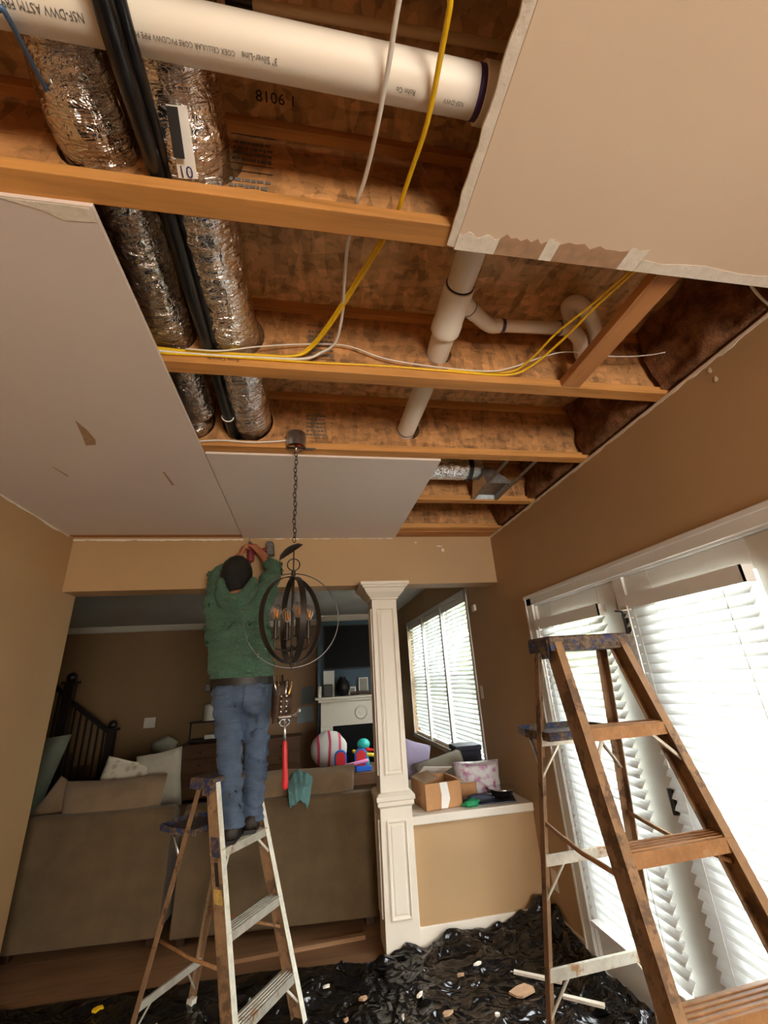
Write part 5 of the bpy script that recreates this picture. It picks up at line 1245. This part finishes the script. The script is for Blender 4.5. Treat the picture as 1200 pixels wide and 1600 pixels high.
obj('body', MB().box((-2.42, 7.75, 0.0), (-1.99, 8.2, 0.62)), 'leather_black', bb, bevel=0.01); obj('lid', MB().box((-2.43, 7.74, 0.621), (-1.985, 8.21, 0.68)), 'leather_black', bb, bevel=0.01)
simple('pale_bag', 'slumped pale bag on the black trunk', 'bag', MB().ball((-2.2, 7.95, 0.815), 0.19, 0.14, 0.12, 18, 10, 0.35, 2), 'pillow_pale', smooth=True)
# stair rail and pale chair by the tan wall
sr = thing('stair_railing', 'dark wooden stair railing with newel post in the living room corner', 'railing', (-3.0, 7.3, 0))
obj('newel_post', MB().box((-2.80, 7.25, 0), (-2.70, 7.35, 1.12)).box((-2.83, 7.22, 1.121), (-2.67, 7.38, 1.16)).ball((-2.75, 7.30, 1.20), 0.06), 'dark_rail', sr)
obj('handrail', MB().sweep([(-0.04, -0.03), (0.04, -0.03), (0.04, 0.02), (0.02, 0.04), (-0.02, 0.04), (-0.04, 0.02)], (-2.74, 7.3, 1.08), (-3.36, 7.3, 1.55), (0, 1, 0), (0, 0, 1)), 'dark_rail', sr)
obj('newel_post', MB().box((-3.46, 7.24, 0), (-3.34, 7.36, 1.78)).box((-3.49, 7.21, 1.781), (-3.31, 7.39, 1.82)).ball((-3.40, 7.30, 1.87), 0.07), 'dark_rail', sr)
obj('handrail', MB().sweep([(-0.04, -0.03), (0.04, -0.03), (0.04, 0.02), (0.02, 0.04), (-0.02, 0.04), (-0.04, 0.02)], (-3.40, 7.3, 1.60), (-4.2, 7.3, 2.25), (0, 1, 0), (0, 0, 1)), 'dark_rail', sr)
for k in range(6):
    x = -2.85-0.085*k; obj('baluster', MB().box((x-0.012, 7.288, 0.1), (x+0.012, 7.312, 1.12+(-2.74-x)*0.75)), 'dark_rail', sr)
for k in range(6):
    x = -3.52-0.11*k; obj('baluster', MB().box((x-0.012, 7.288, 0.1), (x+0.012, 7.312, 1.62+(-3.40-x)*0.8)), 'dark_rail', sr)
st = thing('staircase', 'dark stairs rising behind the railing', 'stairs', (-3.9, 7.8, 0))
for k in range(8): obj('stair_step', MB().box((-2.95-0.26*(k+1), 7.42, 0), (-2.95-0.26*k-0.002, 8.55, 0.19*(k+1))), 'dark_wood', st)
ac = thing('armchair', 'pale grey upholstered armchair half hidden by the tan wall', 'armchair', (-2.9, 5.5, 0))
obj('backrest', MB().pillow((-2.85, 5.45, 0.78), (1, 0.1, 0), (0.22, 0, 1), (-0.1, 1, 0), 0.30, 0.46, 0.14, 12, 0.3), 'grey_chair', ac, smooth=True)
obj('seat', MB().box((-3.2, 5.5, 0.18), (-2.55, 6.1, 0.45)), 'grey_chair', ac, bevel=0.05)
for x in (-3.22, -2.58): obj('armrest', MB().box((x-0.06, 5.45, 0.15), (x+0.06, 6.1, 0.62)), 'grey_chair', ac, bevel=0.04)
for x in (-3.2, -2.62):
    for y in (5.42, 6.02): obj('leg', MB().box((x, y, 0), (x+0.05, y+0.05, 0.19)), 'dark_wood', ac)
# toys by the fireplace
by = 6.3; TZ = 0.09
def tp(px, py): return at(px, py, y=by)
tt = thing('play_table', 'low brown play table behind the sofa near the fireplace', 'table', (0.45, by, 0))
obj('top', MB().box((0.05, by-0.3, 0.40), (1.05, by+0.35, 0.44+TZ)), 'dresser_wood', tt, bevel=0.004)
for x in (0.08, 0.98):
    for y in (by-0.27, by+0.28): obj('leg', MB().box((x, y, 0), (x+0.04, y+0.04, 0.40)), 'dresser_wood', tt)
simple('plush_cushion', 'round white plush cushion with red stripes behind the sofa', 'cushion', MB().ball((0.28, by+0.12, 0.765), 0.24, 0.12, 0.22, 22, 14, 0.08), 'white_toy_cloth', smooth=True)
for k, (px_, py_) in enumerate(((531, 1190), (562, 1183))):
    c = tp(px_, py_); c.z = 0.445+TZ
    ty = thing('toy_chair', ('red and blue toy seat next to the striped cushion', 'red and blue toy seat below the teal toy')[k], 'toy', (c.x, by-0.14, c.z))
    def arch(r, y0, y1, h): return [(c.x+r*cos(q), h+TZ+r*0.9*sin(q)) for q in [i*pi/12 for i in range(13)]]
    o1 = arch(0.078, 0, 0, 0.62)+[(c.x-0.078, 0.445+TZ), (c.x+0.078, 0.445+TZ)]
    obj('shell', MB().poly([(x, by-0.16, z) for x, z in o1], (0, 0.05, 0)), 'blue_plastic', ty, bevel=0.008)
    o2 = arch(0.060, 0, 0, 0.615)+[(c.x-0.060, 0.46+TZ), (c.x+0.060, 0.46+TZ)]
    obj('pad', MB().poly([(x, by-0.172, z) for x, z in o2], (0, 0.011, 0)), 'red_plastic', ty, bevel=0.004)
simple('pink_toy_bar', 'pink toy bar across the red and blue toy seats', 'toy', MB().tube([tp(538, 1192)+V((0, -0.22, 0)), tp(570, 1184)+V((0, -0.22, 0))], 0.022, 12, round_caps=True), 'pink_plastic', smooth=True)
simple('blue_toy_block', 'bright blue toy block under the pink bar', 'toy', MB().box((0.60, by-0.24, 0.441+TZ), (0.80, by-0.18, 0.50+TZ)), 'blue_plastic', bevel=0.01)
tq = thing('teal_toy', 'teal and yellow toy figure in front of the firebox', 'toy', (0.74, by, 0.44))
obj('head', MB().ball((0.735, by+0.02, 0.80), 0.085, 0.07, 0.07, 18, 12), 'teal_plastic', tq, smooth=True)
obj('body', MB().tube(spline([(0.76, by+0.02, 0.585), (0.74, by+0.02, 0.68), (0.735, by+0.02, 0.75)], 5), [0.05]*10+[0.04], 12, round_caps=True), 'teal_plastic', tq, smooth=True)
obj('arm', MB().tube(spline([(0.60, by, 0.73), (0.70, by-0.02, 0.69), (0.80, by-0.02, 0.68), (0.90, by, 0.66)], 5), 0.022, 10, round_caps=True), 'yellow_plastic', tq, smooth=True)
obj('beak', MB().tube([(0.78, by-0.03, 0.74), (0.86, by-0.05, 0.73)], [0.025, 0.012], 10, round_caps=True), 'red_plastic', tq, smooth=True)

# ================================================================== OUTDOORS
struct('ground', MB().box((1.78, -30, -0.25), (60, 45, -0.15)), 'lawn_green', 'lawn outside the doors')
struct('patio', MB().box((1.78, -2, -0.149), (5.5, 9, -0.08)), 'concrete_patio', 'pale concrete patio outside')
fn = thing('garden_fence', 'white garden fence beyond the patio', 'fence', (9, 3, -0.15))
for k in range(60):
    y = -6+k*0.32; 
    if k == 0: bd0 = obj('fence_board', MB().box((9.0, y, -0.149), (9.03, y+0.29, 1.65)), 'fence_white', fn)
    else: part_copy(bd0, fn, Matrix.Translation((0, k*0.32, 0)))
for z in (0.2, 1.3): obj('fence_rail', MB().box((9.031, -6, z), (9.07, 13.2, z+0.09)), 'fence_white', fn)
for k, (y, lab_) in enumerate(((4.4, 'evergreen shrub added to shade the window near the half wall'), (5.6, 'evergreen shrub added to shade the middle living room window'), (6.8, 'evergreen shrub added to shade the window near the fireplace'), (8.0, 'evergreen shrub added for shade at the house corner beyond the window'))):
    sh = thing('shade_shrub', lab_, 'shrub', (3.3, y, -0.15))  # shrub row added close to the windows to keep skylight off the living room
    obj('stem', MB().tube([(3.3, y, -0.15), (3.3, y, 1.2)], 0.06, 8), 'bark', sh)
    mb = MB(); r = random.Random(k+50)
    for i in range(12): mb.ball((3.3+r.uniform(-0.2, 0.2), y+r.uniform(-0.14, 0.14), 0.5+i*0.27), 0.46-0.015*i, None, 0.42, 14, 9, 0.6, i)
    obj('foliage', mb, 'leaf_green', sh, smooth=True)
for k, (x, y, h, lab_) in enumerate(((14, 2.0, 7, 'broad green tree beyond the fence facing the doors'), (15, 9, 8, 'tall green tree beyond the fence facing the living room window'), (13, -5, 6, 'small green tree beyond the far end of the fence'))):
    tr_ = thing('tree', lab_, 'tree', (x, y, -0.15))
    obj('trunk', MB().tube([(x, y, -0.15), (x+0.1, y, h*0.5)], [0.22, 0.14], 10), 'bark', tr_, smooth=True)
    mb = MB(); r = random.Random(k)
    for i in range(14): mb.ball((x+r.uniform(-1.6, 1.6), y+r.uniform(-2.2, 2.2), h*0.62+r.uniform(-1.4, 1.6)), r.uniform(0.8, 1.3), None, r.uniform(0.7, 1.0), 16, 10, 0.5, i)
    obj('crown', mb, 'leaf_green', tr_, smooth=True)
